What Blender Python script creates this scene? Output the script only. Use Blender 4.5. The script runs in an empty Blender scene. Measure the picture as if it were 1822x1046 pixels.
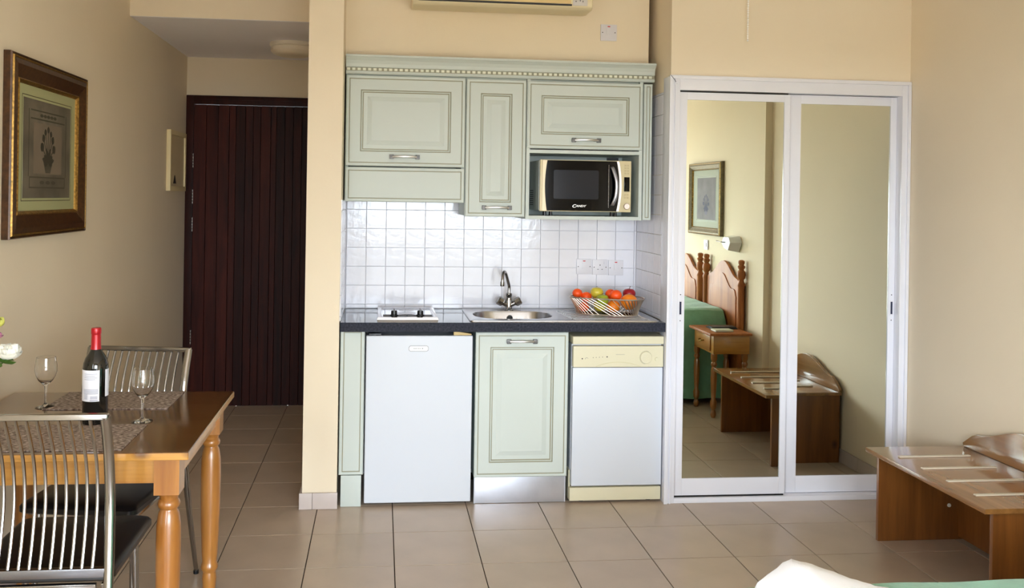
import bpy, bmesh, math, random
from mathutils import Vector, Matrix
random.seed(7)
SC = bpy.context.scene
COL = SC.collection
PI = math.pi

# ------------------------------------------------------------------ camera
F_PX, YAW, ROLL, CX, CY, EYE = 1571.91, 0.1015, 0.0155, 838.57, 349.94, 1.54
cam_d = bpy.data.cameras.new('camera'); cam = bpy.data.objects.new('camera', cam_d); COL.objects.link(cam)
cam_d.sensor_fit = 'HORIZONTAL'; cam_d.sensor_width = 36.0
cam_d.lens = F_PX / 1822 * 36.0
cam_d.shift_x = (911 - CX) / 1822
cam_d.shift_y = -(523 - CY) / 1822
cam_d.clip_start = 0.05
fw = Vector((math.sin(YAW), math.cos(YAW), 0)); r0 = Vector((math.cos(YAW), -math.sin(YAW), 0)); u0 = Vector((0, 0, 1))
rt = r0 * math.cos(ROLL) + u0 * math.sin(ROLL); up = u0 * math.cos(ROLL) - r0 * math.sin(ROLL)
cam.matrix_world = Matrix(((rt.x, up.x, -fw.x, 0), (rt.y, up.y, -fw.y, 0), (rt.z, up.z, -fw.z, EYE), (0, 0, 0, 1)))
SC.camera = cam

# ------------------------------------------------------------------ light
world = bpy.data.worlds.new('sky'); SC.world = world; world.use_nodes = True
bg = world.node_tree.nodes['Background']
bg.inputs['Color'].default_value = (0.80, 0.90, 1.0, 1); bg.inputs['Strength'].default_value = 22.0
# daylight comes in through the balcony door behind the camera; the portal marks that opening
WX0, WX1, WZ1, WY = -0.40, 2.06, 2.12, -1.9
pl = bpy.data.lights.new('window_portal', 'AREA'); pl.shape = 'RECTANGLE'; pl.size = WX1 - WX0; pl.size_y = WZ1
pl.cycles.is_portal = True
po = bpy.data.objects.new('window_portal', pl); COL.objects.link(po)
po.location = ((WX0 + WX1) / 2, WY - 0.05, WZ1 / 2); po.rotation_euler = (PI / 2, 0, 0)
VY0, VY1 = -1.45, 0.35            # second balcony door, in the side wall next to the camera
p2 = bpy.data.lights.new('side_window_portal', 'AREA'); p2.shape = 'RECTANGLE'; p2.size = VY1 - VY0; p2.size_y = WZ1
p2.cycles.is_portal = True
po2 = bpy.data.objects.new('side_window_portal', p2); COL.objects.link(po2)
po2.location = (-1.406 - 0.05, (VY0 + VY1) / 2, WZ1 / 2); po2.rotation_euler = (PI / 2, 0, -PI / 2)
SC.view_settings.view_transform = 'Standard'; SC.view_settings.look = 'None'
SC.view_settings.gamma = 1.0; SC.view_settings.use_curve_mapping = False
SC.view_settings.exposure = 0.12
SC.cycles.max_bounces = 12; SC.cycles.diffuse_bounces = 7; SC.cycles.glossy_bounces = 6; SC.cycles.transmission_bounces = 10
SC.cycles.sample_clamp_indirect = 8.0
SC.cycles.caustics_reflective = False; SC.cycles.caustics_refractive = False

# ------------------------------------------------------------------ materials
def srgb(r, g, b):
    f = lambda c: (c / 255 / 12.92) if c / 255 <= 0.04045 else ((c / 255 + 0.055) / 1.055) ** 2.4
    return (f(r), f(g), f(b), 1)
MATS = {}
def mat(name, col, rough=0.5, metal=0.0, coat=0.0, spec=0.5, var=None, bump=None, rnd=0.0, trans=0.0, ior=None, emit=None, sheen=0.0):
    if name in MATS: return MATS[name]
    m = bpy.data.materials.new(name); m.use_nodes = True; nt = m.node_tree; b = nt.nodes['Principled BSDF']
    c = srgb(*col)
    b.inputs['Base Color'].default_value = c
    b.inputs['Roughness'].default_value = rough; b.inputs['Metallic'].default_value = metal
    b.inputs['Coat Weight'].default_value = coat; b.inputs['Coat Roughness'].default_value = 0.08
    b.inputs['Specular IOR Level'].default_value = spec; b.inputs['Transmission Weight'].default_value = trans
    b.inputs['Sheen Weight'].default_value = sheen
    if ior: b.inputs['IOR'].default_value = ior
    if emit:
        b.inputs['Emission Color'].default_value = c; b.inputs['Emission Strength'].default_value = emit
    tc = nt.nodes.new('ShaderNodeTexCoord')
    fac = None
    if var:
        n = nt.nodes.new('ShaderNodeTexNoise'); n.inputs['Scale'].default_value = var[0]; n.inputs['Detail'].default_value = 5
        nt.links.new(tc.outputs['Object'], n.inputs['Vector'])
        mr = nt.nodes.new('ShaderNodeMapRange'); mr.inputs['From Min'].default_value = 0.3; mr.inputs['From Max'].default_value = 0.7
        mr.inputs['To Min'].default_value = 1 - var[1]; mr.inputs['To Max'].default_value = 1 + var[1]
        nt.links.new(n.outputs['Fac'], mr.inputs['Value']); fac = mr.outputs['Result']
    if rnd:
        oi = nt.nodes.new('ShaderNodeObjectInfo')
        mr2 = nt.nodes.new('ShaderNodeMapRange'); mr2.inputs['To Min'].default_value = 1 - rnd; mr2.inputs['To Max'].default_value = 1 + rnd
        nt.links.new(oi.outputs['Random'], mr2.inputs['Value'])
        if fac is None: fac = mr2.outputs['Result']
        else:
            mm = nt.nodes.new('ShaderNodeMath'); mm.operation = 'MULTIPLY'; nt.links.new(fac, mm.inputs[0]); nt.links.new(mr2.outputs['Result'], mm.inputs[1]); fac = mm.outputs[0]
    if fac is not None:
        vm = nt.nodes.new('ShaderNodeVectorMath'); vm.operation = 'SCALE'; vm.inputs[0].default_value = c[:3]
        nt.links.new(fac, vm.inputs['Scale']); nt.links.new(vm.outputs['Vector'], b.inputs['Base Color'])
    if bump:
        n2 = nt.nodes.new('ShaderNodeTexNoise'); n2.inputs['Scale'].default_value = bump[0]; n2.inputs['Detail'].default_value = 3
        nt.links.new(tc.outputs['Object'], n2.inputs['Vector'])
        bp = nt.nodes.new('ShaderNodeBump'); bp.inputs['Strength'].default_value = bump[1]; bp.inputs['Distance'].default_value = bump[2] if len(bump) > 2 else 0.01
        nt.links.new(n2.outputs['Fac'], bp.inputs['Height']); nt.links.new(bp.outputs['Normal'], b.inputs['Normal'])
    MATS[name] = m
    return m
def wood(name, light, dark, axis='X', rough=0.28, coat=0.4, grain=1.0, knots=True, rnd=0.0, rand_shift=False, kcol=(70, 34, 12)):
    if name in MATS: return MATS[name]
    m = bpy.data.materials.new(name); m.use_nodes = True; nt = m.node_tree; b = nt.nodes['Principled BSDF']
    tc = nt.nodes.new('ShaderNodeTexCoord'); mp = nt.nodes.new('ShaderNodeMapping')
    s = [14 * grain] * 3; s['XYZ'.index(axis)] = 1.1 * grain
    mp.inputs['Scale'].default_value = s
    src = tc.outputs['Object']
    if rand_shift:
        oi = nt.nodes.new('ShaderNodeObjectInfo'); sc = nt.nodes.new('ShaderNodeMath'); sc.operation = 'MULTIPLY'; sc.inputs[1].default_value = 37.0
        nt.links.new(oi.outputs['Random'], sc.inputs[0])
        ad = nt.nodes.new('ShaderNodeVectorMath'); ad.operation = 'ADD'
        nt.links.new(src, ad.inputs[0]); nt.links.new(sc.outputs[0], ad.inputs[1]); src = ad.outputs['Vector']
    nt.links.new(src, mp.inputs['Vector'])
    n = nt.nodes.new('ShaderNodeTexNoise'); n.inputs['Scale'].default_value = 1.0; n.inputs['Detail'].default_value = 6; n.inputs['Distortion'].default_value = 0.6
    nt.links.new(mp.outputs['Vector'], n.inputs['Vector'])
    n3 = nt.nodes.new('ShaderNodeTexNoise'); n3.inputs['Scale'].default_value = 6.0; n3.inputs['Detail'].default_value = 4
    nt.links.new(mp.outputs['Vector'], n3.inputs['Vector'])
    mx0 = nt.nodes.new('ShaderNodeMath'); mx0.operation = 'MULTIPLY_ADD'; mx0.inputs[1].default_value = 0.35
    nt.links.new(n3.outputs['Fac'], mx0.inputs[0]); nt.links.new(n.outputs['Fac'], mx0.inputs[2])
    cr = nt.nodes.new('ShaderNodeValToRGB'); cr.color_ramp.elements[0].position = 0.48; cr.color_ramp.elements[1].position = 0.92
    cr.color_ramp.elements[0].color = srgb(*light); cr.color_ramp.elements[1].color = srgb(*dark)
    nt.links.new(mx0.outputs[0], cr.inputs['Fac'])
    out = cr.outputs['Color']
    if knots:
        mp2 = nt.nodes.new('ShaderNodeMapping'); s2 = [5.5] * 3; s2['XYZ'.index(axis)] = 3.6; mp2.inputs['Scale'].default_value = s2
        nt.links.new(src, mp2.inputs['Vector'])
        v = nt.nodes.new('ShaderNodeTexVoronoi'); v.inputs['Scale'].default_value = 1.0; nt.links.new(mp2.outputs['Vector'], v.inputs['Vector'])
        kr = nt.nodes.new('ShaderNodeValToRGB'); kr.color_ramp.elements[0].position = 0.03; kr.color_ramp.elements[1].position = 0.13
        kr.color_ramp.elements[0].color = (1, 1, 1, 1); kr.color_ramp.elements[1].color = (0, 0, 0, 1)
        nt.links.new(v.outputs['Distance'], kr.inputs['Fac'])
        mix = nt.nodes.new('ShaderNodeMix'); mix.data_type = 'RGBA'; mix.inputs[7].default_value = srgb(*kcol)
        nt.links.new(kr.outputs['Color'], mix.inputs[0]); nt.links.new(out, mix.inputs[6]); out = mix.outputs[2]
    if rnd:
        oi2 = nt.nodes.new('ShaderNodeObjectInfo'); mr = nt.nodes.new('ShaderNodeMapRange'); mr.inputs['To Min'].default_value = 1 - rnd; mr.inputs['To Max'].default_value = 1 + rnd
        nt.links.new(oi2.outputs['Random'], mr.inputs['Value'])
        vm = nt.nodes.new('ShaderNodeVectorMath'); vm.operation = 'SCALE'; nt.links.new(out, vm.inputs[0]); nt.links.new(mr.outputs['Result'], vm.inputs['Scale']); out = vm.outputs['Vector']
    nt.links.new(out, b.inputs['Base Color'])
    b.inputs['Roughness'].default_value = rough; b.inputs['Coat Weight'].default_value = coat; b.inputs['Coat Roughness'].default_value = 0.12
    MATS[name] = m
    return m

M_WALL = mat('wall_paint', (230, 216, 191), 0.85, var=(1.5, 0.025), bump=(60, 0.12, 0.003))
M_CEIL = mat('ceiling_paint', (232, 229, 233), 0.9)
M_TILE = mat('floor_tile', (184, 166, 148), 0.30, var=(5, 0.07), rnd=0.035, bump=(25, 0.04, 0.003))
M_GROUT = mat('floor_grout', (66, 55, 47), 0.95, spec=0.05)
M_SKIRT = mat('skirting_tile', (196, 184, 178), 0.4, var=(9, 0.05))
M_WTILE = mat('wall_tile', (226, 226, 234), 0.10, var=(16, 0.02), bump=(28, 0.22, 0.004), rnd=0.012)
M_WGROUT = mat('wall_grout', (226, 225, 230), 0.8)
M_GREEN = mat('sage_paint', (195, 203, 197), 0.45, spec=0.3, var=(3, 0.015))
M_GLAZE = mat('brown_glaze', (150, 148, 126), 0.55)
M_GREENIN = mat('sage_inside', (186, 200, 192), 0.5)
M_WHITE = mat('white_enamel', (206, 211, 219), 0.3, spec=0.3)
M_WHITE2 = mat('white_enamel_dull', (200, 204, 212), 0.35, spec=0.3)
M_CREAM = mat('cream_plastic', (212, 206, 178), 0.4, spec=0.3)
M_ALU = mat('white_lacquer', (224, 225, 233), 0.25, coat=0.4)
M_WORK = mat('worktop_laminate', (38, 40, 49), 0.08, var=(110, 0.5), spec=0.6)
M_CHROME = mat('chrome', (156, 153, 150), 0.14, 1.0)
M_STEEL = mat('brushed_steel', (190, 190, 192), 0.24, 1.0)
M_PEWTER = mat('pewter', (124, 122, 120), 0.36, 1.0)
M_KICK = mat('aluminium_plinth', (205, 207, 216), 0.34, 0.85, var=(8, 0.08))
M_MIRROR = mat('mirror_glass', (232, 238, 226), 0.0, 1.0)
M_BLACK = mat('black_plastic', (14, 14, 16), 0.35)
M_GLOSSBLK = mat('black_glass', (5, 5, 7), 0.08, spec=0.12)
M_DARKGLASS = mat('microwave_window', (36, 38, 44), 0.15, spec=0.12)
M_GOLDPL = mat('champagne_plastic', (212, 198, 158), 0.4)
M_LEATHER = mat('black_leatherette', (16, 16, 19), 0.38, bump=(180, 0.12, 0.001))
M_PINE_X = wood('pine_grain_x', (188, 136, 62), (150, 98, 38), 'X')
M_PINE_Y = wood('pine_grain_y', (184, 128, 64), (146, 90, 38), 'Y')
M_PINE_Z = wood('pine_grain_z', (168, 112, 50), (130, 78, 30), 'Z')
M_TOP = wood('pine_top_shaded', (112, 76, 38), (84, 54, 24), 'X', rough=0.16, coat=0.7)  # same pine, colour darkened for the grazing light on the top
M_BENCH_Y = wood('bench_grain_y', (156, 110, 60), (122, 80, 38), 'Y', rough=0.18, coat=0.6)
M_BENCH_Z = wood('bench_grain_z', (138, 86, 38), (104, 60, 24), 'Z', rough=0.3, coat=0.3)
M_HEAD = wood('headboard_wood', (176, 110, 60), (138, 78, 40), 'Z', rough=0.5, coat=0.0, knots=False); M_HEAD.node_tree.nodes['Principled BSDF'].inputs['Specular IOR Level'].default_value = 0.25
M_DOOR = wood('mahogany_plank', (66, 25, 17), (36, 12, 9), 'Z', rough=0.5, coat=0.0, knots=False, rnd=0.4, rand_shift=True, grain=1.4); M_DOOR.node_tree.nodes['Principled BSDF'].inputs['Specular IOR Level'].default_value = 0.15
M_DOORF = wood('mahogany_frame', (58, 22, 15), (36, 13, 10), 'Z', rough=0.5, coat=0.0, knots=False); M_DOORF.node_tree.nodes['Principled BSDF'].inputs['Specular IOR Level'].default_value = 0.15
M_GREENBED = mat('green_bedspread', (118, 174, 146), 0.85, sheen=0.3, var=(14, 0.10), bump=(40, 0.35, 0.006))
M_TOWEL = mat('white_terry', (240, 241, 246), 0.95, sheen=0.4, bump=(420, 0.5, 0.002))
M_PLATE = mat('white_switch_plastic', (214, 212, 218), 0.35)
M_RED = mat('red_indicator', (200, 40, 40), 0.4)
M_DARKDOT = mat('dark_hole', (40, 38, 40), 0.6)
M_GREY = mat('grey_print', (120, 120, 122), 0.6)
M_LGREY = mat('pale_print', (170, 168, 150), 0.6)

# ------------------------------------------------------------------ mesh helpers
def box(bm, x0, x1, y0, y1, z0, z1, mi=0):
    v = [bm.verts.new(p) for p in ((x0, y0, z0), (x1, y0, z0), (x1, y1, z0), (x0, y1, z0), (x0, y0, z1), (x1, y0, z1), (x1, y1, z1), (x0, y1, z1))]
    for f in ((0, 3, 2, 1), (4, 5, 6, 7), (0, 1, 5, 4), (1, 2, 6, 5), (2, 3, 7, 6), (3, 0, 4, 7)):
        bm.faces.new([v[i] for i in f]).material_index = mi
def B(x0, x1, y0, y1, z0, z1):
    bm = bmesh.new(); box(bm, x0, x1, y0, y1, z0, z1); return bm
def lathe(bm, prof, c=(0, 0, 0), n=24, a0=0.0, a1=2 * PI, mi=0):
    full = abs(a1 - a0 - 2 * PI) < 1e-6
    k = n if full else n + 1
    rings = []
    for r, z in prof:
        if r < 1e-6 and full: rings.append([bm.verts.new((c[0], c[1], c[2] + z))])
        else: rings.append([bm.verts.new((c[0] + r * math.cos(a0 + (a1 - a0) * i / n), c[1] + r * math.sin(a0 + (a1 - a0) * i / n), c[2] + z)) for i in range(k)])
    for a, b in zip(rings, rings[1:]):
        for i in range(n):
            j = (i + 1) % k if full else i + 1
            if len(a) == 1 and len(b) == 1: continue
            if len(a) == 1: f = bm.faces.new((a[0], b[j], b[i]))
            elif len(b) == 1: f = bm.faces.new((a[i], a[j], b[0]))
            else: f = bm.faces.new((a[i], a[j], b[j], b[i]))
            f.material_index = mi
def tube(bm, pts, r, n=10, closed=False, sx=1.0, sy=1.0, cap=True, ref=None, mi=0):
    pts = [Vector(p) for p in pts]; m = len(pts)
    rad = r if isinstance(r, (list, tuple)) else [r] * m
    rings = []; prev = None
    for i, p in enumerate(pts):
        if closed: t = pts[(i + 1) % m] - pts[i - 1]
        else: t = pts[min(i + 1, m - 1)] - pts[max(i - 1, 0)]
        t.normalize()
        if ref is not None: a = Vector(ref) - t * t.dot(Vector(ref))
        elif prev is None:
            a = Vector((0, 0, 1)) if abs(t.z) < 0.9 else Vector((1, 0, 0)); a = a - t * t.dot(a)
        else: a = prev - t * t.dot(prev)
        a.normalize(); b = t.cross(a); prev = a
        rings.append([bm.verts.new(p + a * (math.cos(2 * PI * k / n) * rad[i] * sx) + b * (math.sin(2 * PI * k / n) * rad[i] * sy)) for k in range(n)])
    for i in range(m if closed else m - 1):
        a, b = rings[i], rings[(i + 1) % m]
        for k in range(n):
            bm.faces.new((a[k], a[(k + 1) % n], b[(k + 1) % n], b[k])).material_index = mi
    if cap and not closed:
        bm.faces.new(rings[0][::-1]).material_index = mi; bm.faces.new(rings[-1]).material_index = mi
def prism(bm, outline, axis, a, b, mi=0):
    """outline of 2-D points pushed along axis from a to b; axis x: (y,z), y: (x,z), z: (x,y)"""
    def P(p, t): return {'x': (t, p[0], p[1]), 'y': (p[0], t, p[1]), 'z': (p[0], p[1], t)}[axis]
    A = [bm.verts.new(P(p, a)) for p in outline]; Bv = [bm.verts.new(P(p, b)) for p in outline]
    n = len(outline)
    bm.faces.new(A).material_index = mi; bm.faces.new(Bv[::-1]).material_index = mi
    for i in range(n): bm.faces.new((A[i], Bv[i], Bv[(i + 1) % n], A[(i + 1) % n])).material_index = mi
def smoothpath(pts, k=6):
    """Catmull-Rom through points"""
    P = [Vector(p) for p in pts]; out = []
    for i in range(len(P) - 1):
        p0, p1, p2, p3 = P[max(i - 1, 0)], P[i], P[i + 1], P[min(i + 2, len(P) - 1)]
        for s in range(k):
            t = s / k
            out.append(0.5 * ((2 * p1) + (p2 - p0) * t + (2 * p0 - 5 * p1 + 4 * p2 - p3) * t * t + (3 * p1 - p0 - 3 * p2 + p3) * t ** 3))
    out.append(P[-1]); return out
def uvsphere(bm, c, rx, ry, rz, n=16, m=10, mi=0):
    prof = [(math.sin(PI * i / m), -math.cos(PI * i / m)) for i in range(m + 1)]
    s = len(bm.verts)
    lathe(bm, [(max(r, 0) if 0 < i < m else 0, z) for i, (r, z) in enumerate(prof)], (0, 0, 0), n, mi=mi)
    bm.verts.ensure_lookup_table()
    for v in bm.verts[s:]: v.co = Vector((c[0] + v.co.x * rx, c[1] + v.co.y * ry, c[2] + v.co.z * rz))
ORG = {}
def obj(name, bm, m, parent=None, local=False, smooth=False, bev=0.0, seg=2):
    bmesh.ops.recalc_face_normals(bm, faces=bm.faces)
    if bev: bmesh.ops.bevel(bm, geom=list(bm.edges), offset=bev, segments=seg, profile=0.7, affect='EDGES', clamp_overlap=True)
    if parent is not None:
        o0 = Vector((0, 0, 0)) if local else ORG[parent.name]
    else:
        xs = [v.co for v in bm.verts]
        lo = Vector([min(c[i] for c in xs) for i in range(3)]); hi = Vector([max(c[i] for c in xs) for i in range(3)])
        o0 = Vector(((lo.x + hi.x) / 2, (lo.y + hi.y) / 2, lo.z))
    for v in bm.verts: v.co -= o0
    if smooth or bev:
        for f in bm.faces: f.smooth = True
        for e in bm.edges:
            if len(e.link_faces) == 2 and e.calc_face_angle(0) > 0.62: e.smooth = False
    me = bpy.data.meshes.new(name); bm.to_mesh(me); bm.free()
    for x in (m if isinstance(m, (list, tuple)) else [m]): me.materials.append(x)
    o = bpy.data.objects.new(name, me); COL.objects.link(o)
    if parent is not None: o.parent = parent; ORG[o.name] = ORG[parent.name]
    else: o.location = o0; ORG[o.name] = o0
    return o
def thing(name, label, cat, loc=(0, 0, 0), rotz=0.0, group=None):
    o = bpy.data.objects.new(name, None); COL.objects.link(o); o.empty_display_size = 0.05
    o.location = loc; o.rotation_euler = (0, 0, rotz); ORG[o.name] = Vector(loc)
    tag(o, label, cat, group); return o
def tag(o, label, cat, group=None, kind=None):
    o['label'] = label; o['category'] = cat
    if group: o['group'] = group
    if kind: o['kind'] = kind
    return o
def struct(name, bm, m, label, cat='wall', bev=0.0):
    o = obj(name, bm, m, bev=bev); tag(o, label, cat, kind='structure'); return o
def piece(name, me, parent, loc, rot=(0, 0, 0)):
    o = bpy.data.objects.new(name, me); COL.objects.link(o); o.parent = parent
    o.location = Vector(loc) - ORG[parent.name]; o.rotation_euler = rot; ORG[o.name] = ORG[parent.name]; return o
def mesh_of(bm, name, m, smooth=False):
    bmesh.ops.recalc_face_normals(bm, faces=bm.faces)
    me = bpy.data.meshes.new(name)
    if smooth:
        for f in bm.faces: f.smooth = True
    bm.to_mesh(me); bm.free(); me.materials.append(m); return me
def copy_tree(o, parent=None):
    c = o.copy(); COL.objects.link(c); c.parent = parent
    if parent is not None: c.matrix_parent_inverse = o.matrix_parent_inverse.copy()
    for ch in [x for x in bpy.data.objects if x.parent == o]: copy_tree(ch, c)
    return c
def text_mesh(s, size, shear=0.0, depth=0.0005, bold=0.0):
    cu = bpy.data.curves.new('lettering', 'FONT'); cu.body = s; cu.size = size; cu.extrude = depth; cu.shear = shear; cu.offset = bold; cu.align_x = 'LEFT'
    t = bpy.data.objects.new('lettering', cu); me = bpy.data.meshes.new_from_object(t)
    bpy.data.objects.remove(t); bpy.data.curves.remove(cu)
    bm = bmesh.new(); bm.from_mesh(me); bpy.data.meshes.remove(me)
    return bm
def tile_mesh(w, h, t, edge, name, m):
    """flat tile in the x-z plane, face towards -y, with a softened edge; centre at origin"""
    bm = bmesh.new(); a, b = w / 2, h / 2
    L = [[bm.verts.new(p) for p in ((-a, t, -b), (a, t, -b), (a, t, b), (-a, t, b))],
         [bm.verts.new(p) for p in ((-a, edge, -b), (a, edge, -b), (a, edge, b), (-a, edge, b))],
         [bm.verts.new(p) for p in ((-a + edge, 0, -b + edge), (a - edge, 0, -b + edge), (a - edge, 0, b - edge), (-a + edge, 0, b - edge))]]
    for p, q in zip(L, L[1:]):
        for i in range(4): bm.faces.new((p[i], p[(i + 1) % 4], q[(i + 1) % 4], q[i]))
    bm.faces.new(L[2]); bm.faces.new(L[0][::-1])
    return mesh_of(bm, name, m)

# ================================================================== THE ROOM
LW, RW, RWB, CEIL = -1.406, 2.74, 2.69, 2.86
YF, YU, YB, YC, YW, YD, YH = 4.394, 4.558, 4.914, 4.382, 4.347, 6.545, 5.085
NL, NR = -0.190, 1.450            # kitchen niche
HC = 2.516                        # hall ceiling
KCORNER = 2.76                    # step of the side wall beside the bench

fl = struct('floor', B(LW, RW, WY, YD, -0.06, -0.004), M_GROUT, 'beige square ceramic tiled floor with dark joints', 'floor')
T, TX, TY = 0.367, 0.078, 4.052
bm = bmesh.new(); a = T / 2 - 0.0022
L = [[bm.verts.new(p) for p in ((-a, -a, -0.006), (a, -a, -0.006), (a, a, -0.006), (-a, a, -0.006))],
     [bm.verts.new(p) for p in ((-a, -a, -0.0006), (a, -a, -0.0006), (a, a, -0.0006), (-a, a, -0.0006))],
     [bm.verts.new(p) for p in ((-a + .0006, -a + .0006, 0), (a - .0006, -a + .0006, 0), (a - .0006, a - .0006, 0), (-a + .0006, a - .0006, 0))]]
for p, q in zip(L, L[1:]):
    for i in range(4): bm.faces.new((p[i], p[(i + 1) % 4], q[(i + 1) % 4], q[i]))
bm.faces.new(L[2])
ftile = mesh_of(bm, 'tile', M_TILE)
for i in range(-5, 8):
    for j in range(-17, 8):
        x, y = TX + (i + 0.5) * T, TY + (j + 0.5) * T
        if x - T / 2 < LW - T or x - T / 2 > RW or y > YD + T / 2 or y < WY - T / 2: continue
        if y > 4.95 and x > -0.1: continue
        if y < 1.2 and x < -0.9: continue
        if y > 4.95 and x > -0.05: continue
        if y > 4.65 and x > 0.0: continue
        piece('tile', ftile, fl, (x, y, 0))

bm = bmesh.new(); box(bm, LW - 0.12, LW, VY1, YD + 0.1, -0.06, CEIL); box(bm, LW - 0.12, LW, WY, VY0, -0.06, CEIL); box(bm, LW - 0.12, LW, VY0, VY1, WZ1, CEIL)
struct('wall_left', bm, M_WALL, 'cream painted side wall behind the dining table')
struct('wall_right', B(RW, RW + 0.12, KCORNER, 4.95, -0.06, CEIL), M_WALL, 'cream painted wall behind the luggage bench')
struct('wall_right_bed', B(RWB, RW + 0.12, WY, KCORNER, -0.06, CEIL), M_WALL, 'cream painted wall behind the headboard, seen in the mirror')
struct('ceiling', B(LW - 0.12, RW + 0.12, WY - 0.1, YH, CEIL, CEIL + 0.1), M_CEIL, 'white room ceiling above the air conditioner', 'ceiling')
struct('ceiling_hall', B(LW, -0.364, YH, YD, HC, HC + 0.05), mat('hall_ceiling_paint', (244, 242, 248), 0.9), 'low whitish ceiling over the entrance hall', 'ceiling')
struct('wall_bulkhead', B(LW, -0.364, YH - 0.004, YH + 0.10, HC + 0.002, CEIL), M_WALL, 'cream downstand wall above the entrance hall')
struct('wall_partition', B(-0.364, NL - 0.006, YC, YD + 0.1, -0.06, CEIL), M_WALL, 'cream pillar end of the wall between entrance hall and kitchenette')
struct('wall_kitchen', B(NL - 0.006, NR + 0.3, YB + 0.008, YB + 0.1, -0.06, CEIL), M_WGROUT, 'white tiled wall behind the kitchenette worktop')
struct('wall_kitchen_upper', B(NL - 0.006, NR - 0.034, 4.625, YB + 0.008, 2.2, CEIL), M_WALL, 'cream wall above the green wall cabinets')
struct('wall_niche', B(NR + 0.007, NR + 0.05, YW + 0.06, YB + 0.008, -0.06, CEIL), M_WALL, 'narrow side wall of the kitchenette beside the wardrobe')
struct('wall_wardrobe', B(NR + 0.003, RW, YW + 0.012, YW + 0.06, 2.172, CEIL), M_WALL, 'cream wall above the mirrored wardrobe')
struct('wall_wardrobe_back', B(NR + 0.05, RW, 4.95, 5.0, -0.06, CEIL), M_WALL, 'wall at the back of the wardrobe')
# hall end wall with the door opening
DX0, DX1, DZ = -1.380, -0.47, 2.222
bm = bmesh.new(); box(bm, LW, -0.364, YD, YD + 0.1, DZ + 0.02, HC + 0.05); box(bm, LW, DX0 - 0.026, YD, YD + 0.1, -0.06, DZ + 0.02); box(bm, DX1 + 0.03, -0.364, YD, YD + 0.1, -0.06, DZ + 0.02)
struct('wall_hall', bm, M_WALL, 'cream wall above the dark entrance door')
# wall behind the camera with the balcony opening
bm = bmesh.new(); box(bm, LW - 0.12, WX0, WY - 0.15, WY, -0.06, CEIL); box(bm, WX1, RW + 0.12, WY - 0.15, WY, -0.06, CEIL); box(bm, WX0, WX1, WY - 0.15, WY, WZ1, CEIL)
struct('wall_rear', bm, M_WALL, 'cream wall around the balcony opening')
struct('floor_balcony', B(LW - 0.6, RW + 0.6, WY - 2.2, WY - 0.15, -0.16, -0.06), M_TILE, 'pale balcony floor outside the opening', 'floor')
struct('ground', B(-90, 90, -120, 60, -3.2, -3.1), mat('ground_outside', (120, 116, 108), 0.9), 'ground outside below the balcony', 'ground')
# skirting tiles of the pillar and the walls
sk = struct('baseboard_pillar', B(-0.372, NL - 0.006, YC - 0.008, YC - 0.0005, 0.0, 0.078), M_GROUT, 'pale tiled skirting round the foot of the pillar', 'skirting')
for x0, x1 in ((-0.377, -0.314), (-0.3125, NL - 0.002)):
    obj('tile', B(x0, x1, YC - 0.014, YC - 0.004, 0.001, 0.080), M_SKIRT, sk, bev=0.0015)
sk = struct('baseboard_partition', B(-0.3725, -0.3645, YC + 0.001, YD - 0.002, 0.0, 0.076), M_GROUT, 'pale tiled skirting along the hall side of the pillar wall', 'skirting')
for j in range(6):
    y0 = YC - 0.004 + j * 0.36
    obj('tile', B(-0.377, -0.367, y0 + 0.001, min(y0 + 0.358, YD - 0.004), 0.001, 0.079), M_SKIRT, sk, bev=0.0015)
sk = struct('baseboard_right', B(RW - 0.008, RW - 0.0005, KCORNER + 0.003, YW + 0.01, 0, 0.076), M_GROUT, 'tiled skirting along the wall behind the bench', 'skirting')
for j in range(5):
    y0 = YW - (j + 1) * 0.33
    obj('tile', B(RW - 0.013, RW - 0.003, max(y0 + 0.001, KCORNER + 0.003), y0 + 0.329, 0.001, 0.079), M_SKIRT, sk, bev=0.0015)
sk = struct('baseboard_left', B(LW + 0.0005, LW + 0.008, 1.2, YD - 0.03, 0, 0.076), M_GROUT, 'tiled skirting along the wall behind the dining table', 'skirting')
for j in range(15):
    y0 = 1.2 + j * 0.355
    obj('tile', B(LW + 0.003, LW + 0.013, y0 + 0.001, min(y0 + 0.354, YD - 0.03), 0.001, 0.079), M_SKIRT, sk, bev=0.0015)

# ---- kitchen wall tiles
PX, PZ = 0.1083, 0.1045
wk = bpy.data.objects['wall_kitchen']; wn = bpy.data.objects['wall_niche']; wp = bpy.data.objects['wall_partition']
wt_me = tile_mesh(PX - 0.0018, PZ - 0.0018, 0.0075, 0.0014, 'tile', M_WTILE)
def tiled(parent, x0, x1, z0, z1, xoff, zoff, place, rows=None):
    i0 = math.floor((x0 - xoff) / PX) - 1
    for i in range(i0, i0 + 40):
        for j in range(-1, 16):
            a0, a1 = max(x0, xoff + i * PX), min(x1, xoff + (i + 1) * PX)
            b0, b1 = max(z0, zoff + j * PZ), min(z1, zoff + (j + 1) * PZ)
            if a1 - a0 < 0.012 or b1 - b0 < 0.012: continue
            full = abs(a1 - a0 - PX) < 1e-4 and abs(b1 - b0 - PZ) < 1e-4
            me = wt_me if full else tile_mesh(a1 - a0 - 0.0018, b1 - b0 - 0.0018, 0.0075, 0.0014, 'tile', M_WTILE)
            loc, rot = place((a0 + a1) / 2, (b0 + b1) / 2)
            piece('tile', me, parent, loc, rot)
tiled(wk, NL, NR, 0.916, 1.62, -0.079, 0.938, lambda u, v: ((u, YB, v), (0, 0, 0)))
tiled(wn, YW + 0.065, YB, 0.916, 2.10, YB - 0.108 * 5, 0.938, lambda u, v: ((NR, u, v), (0, 0, -PI / 2)))
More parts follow.
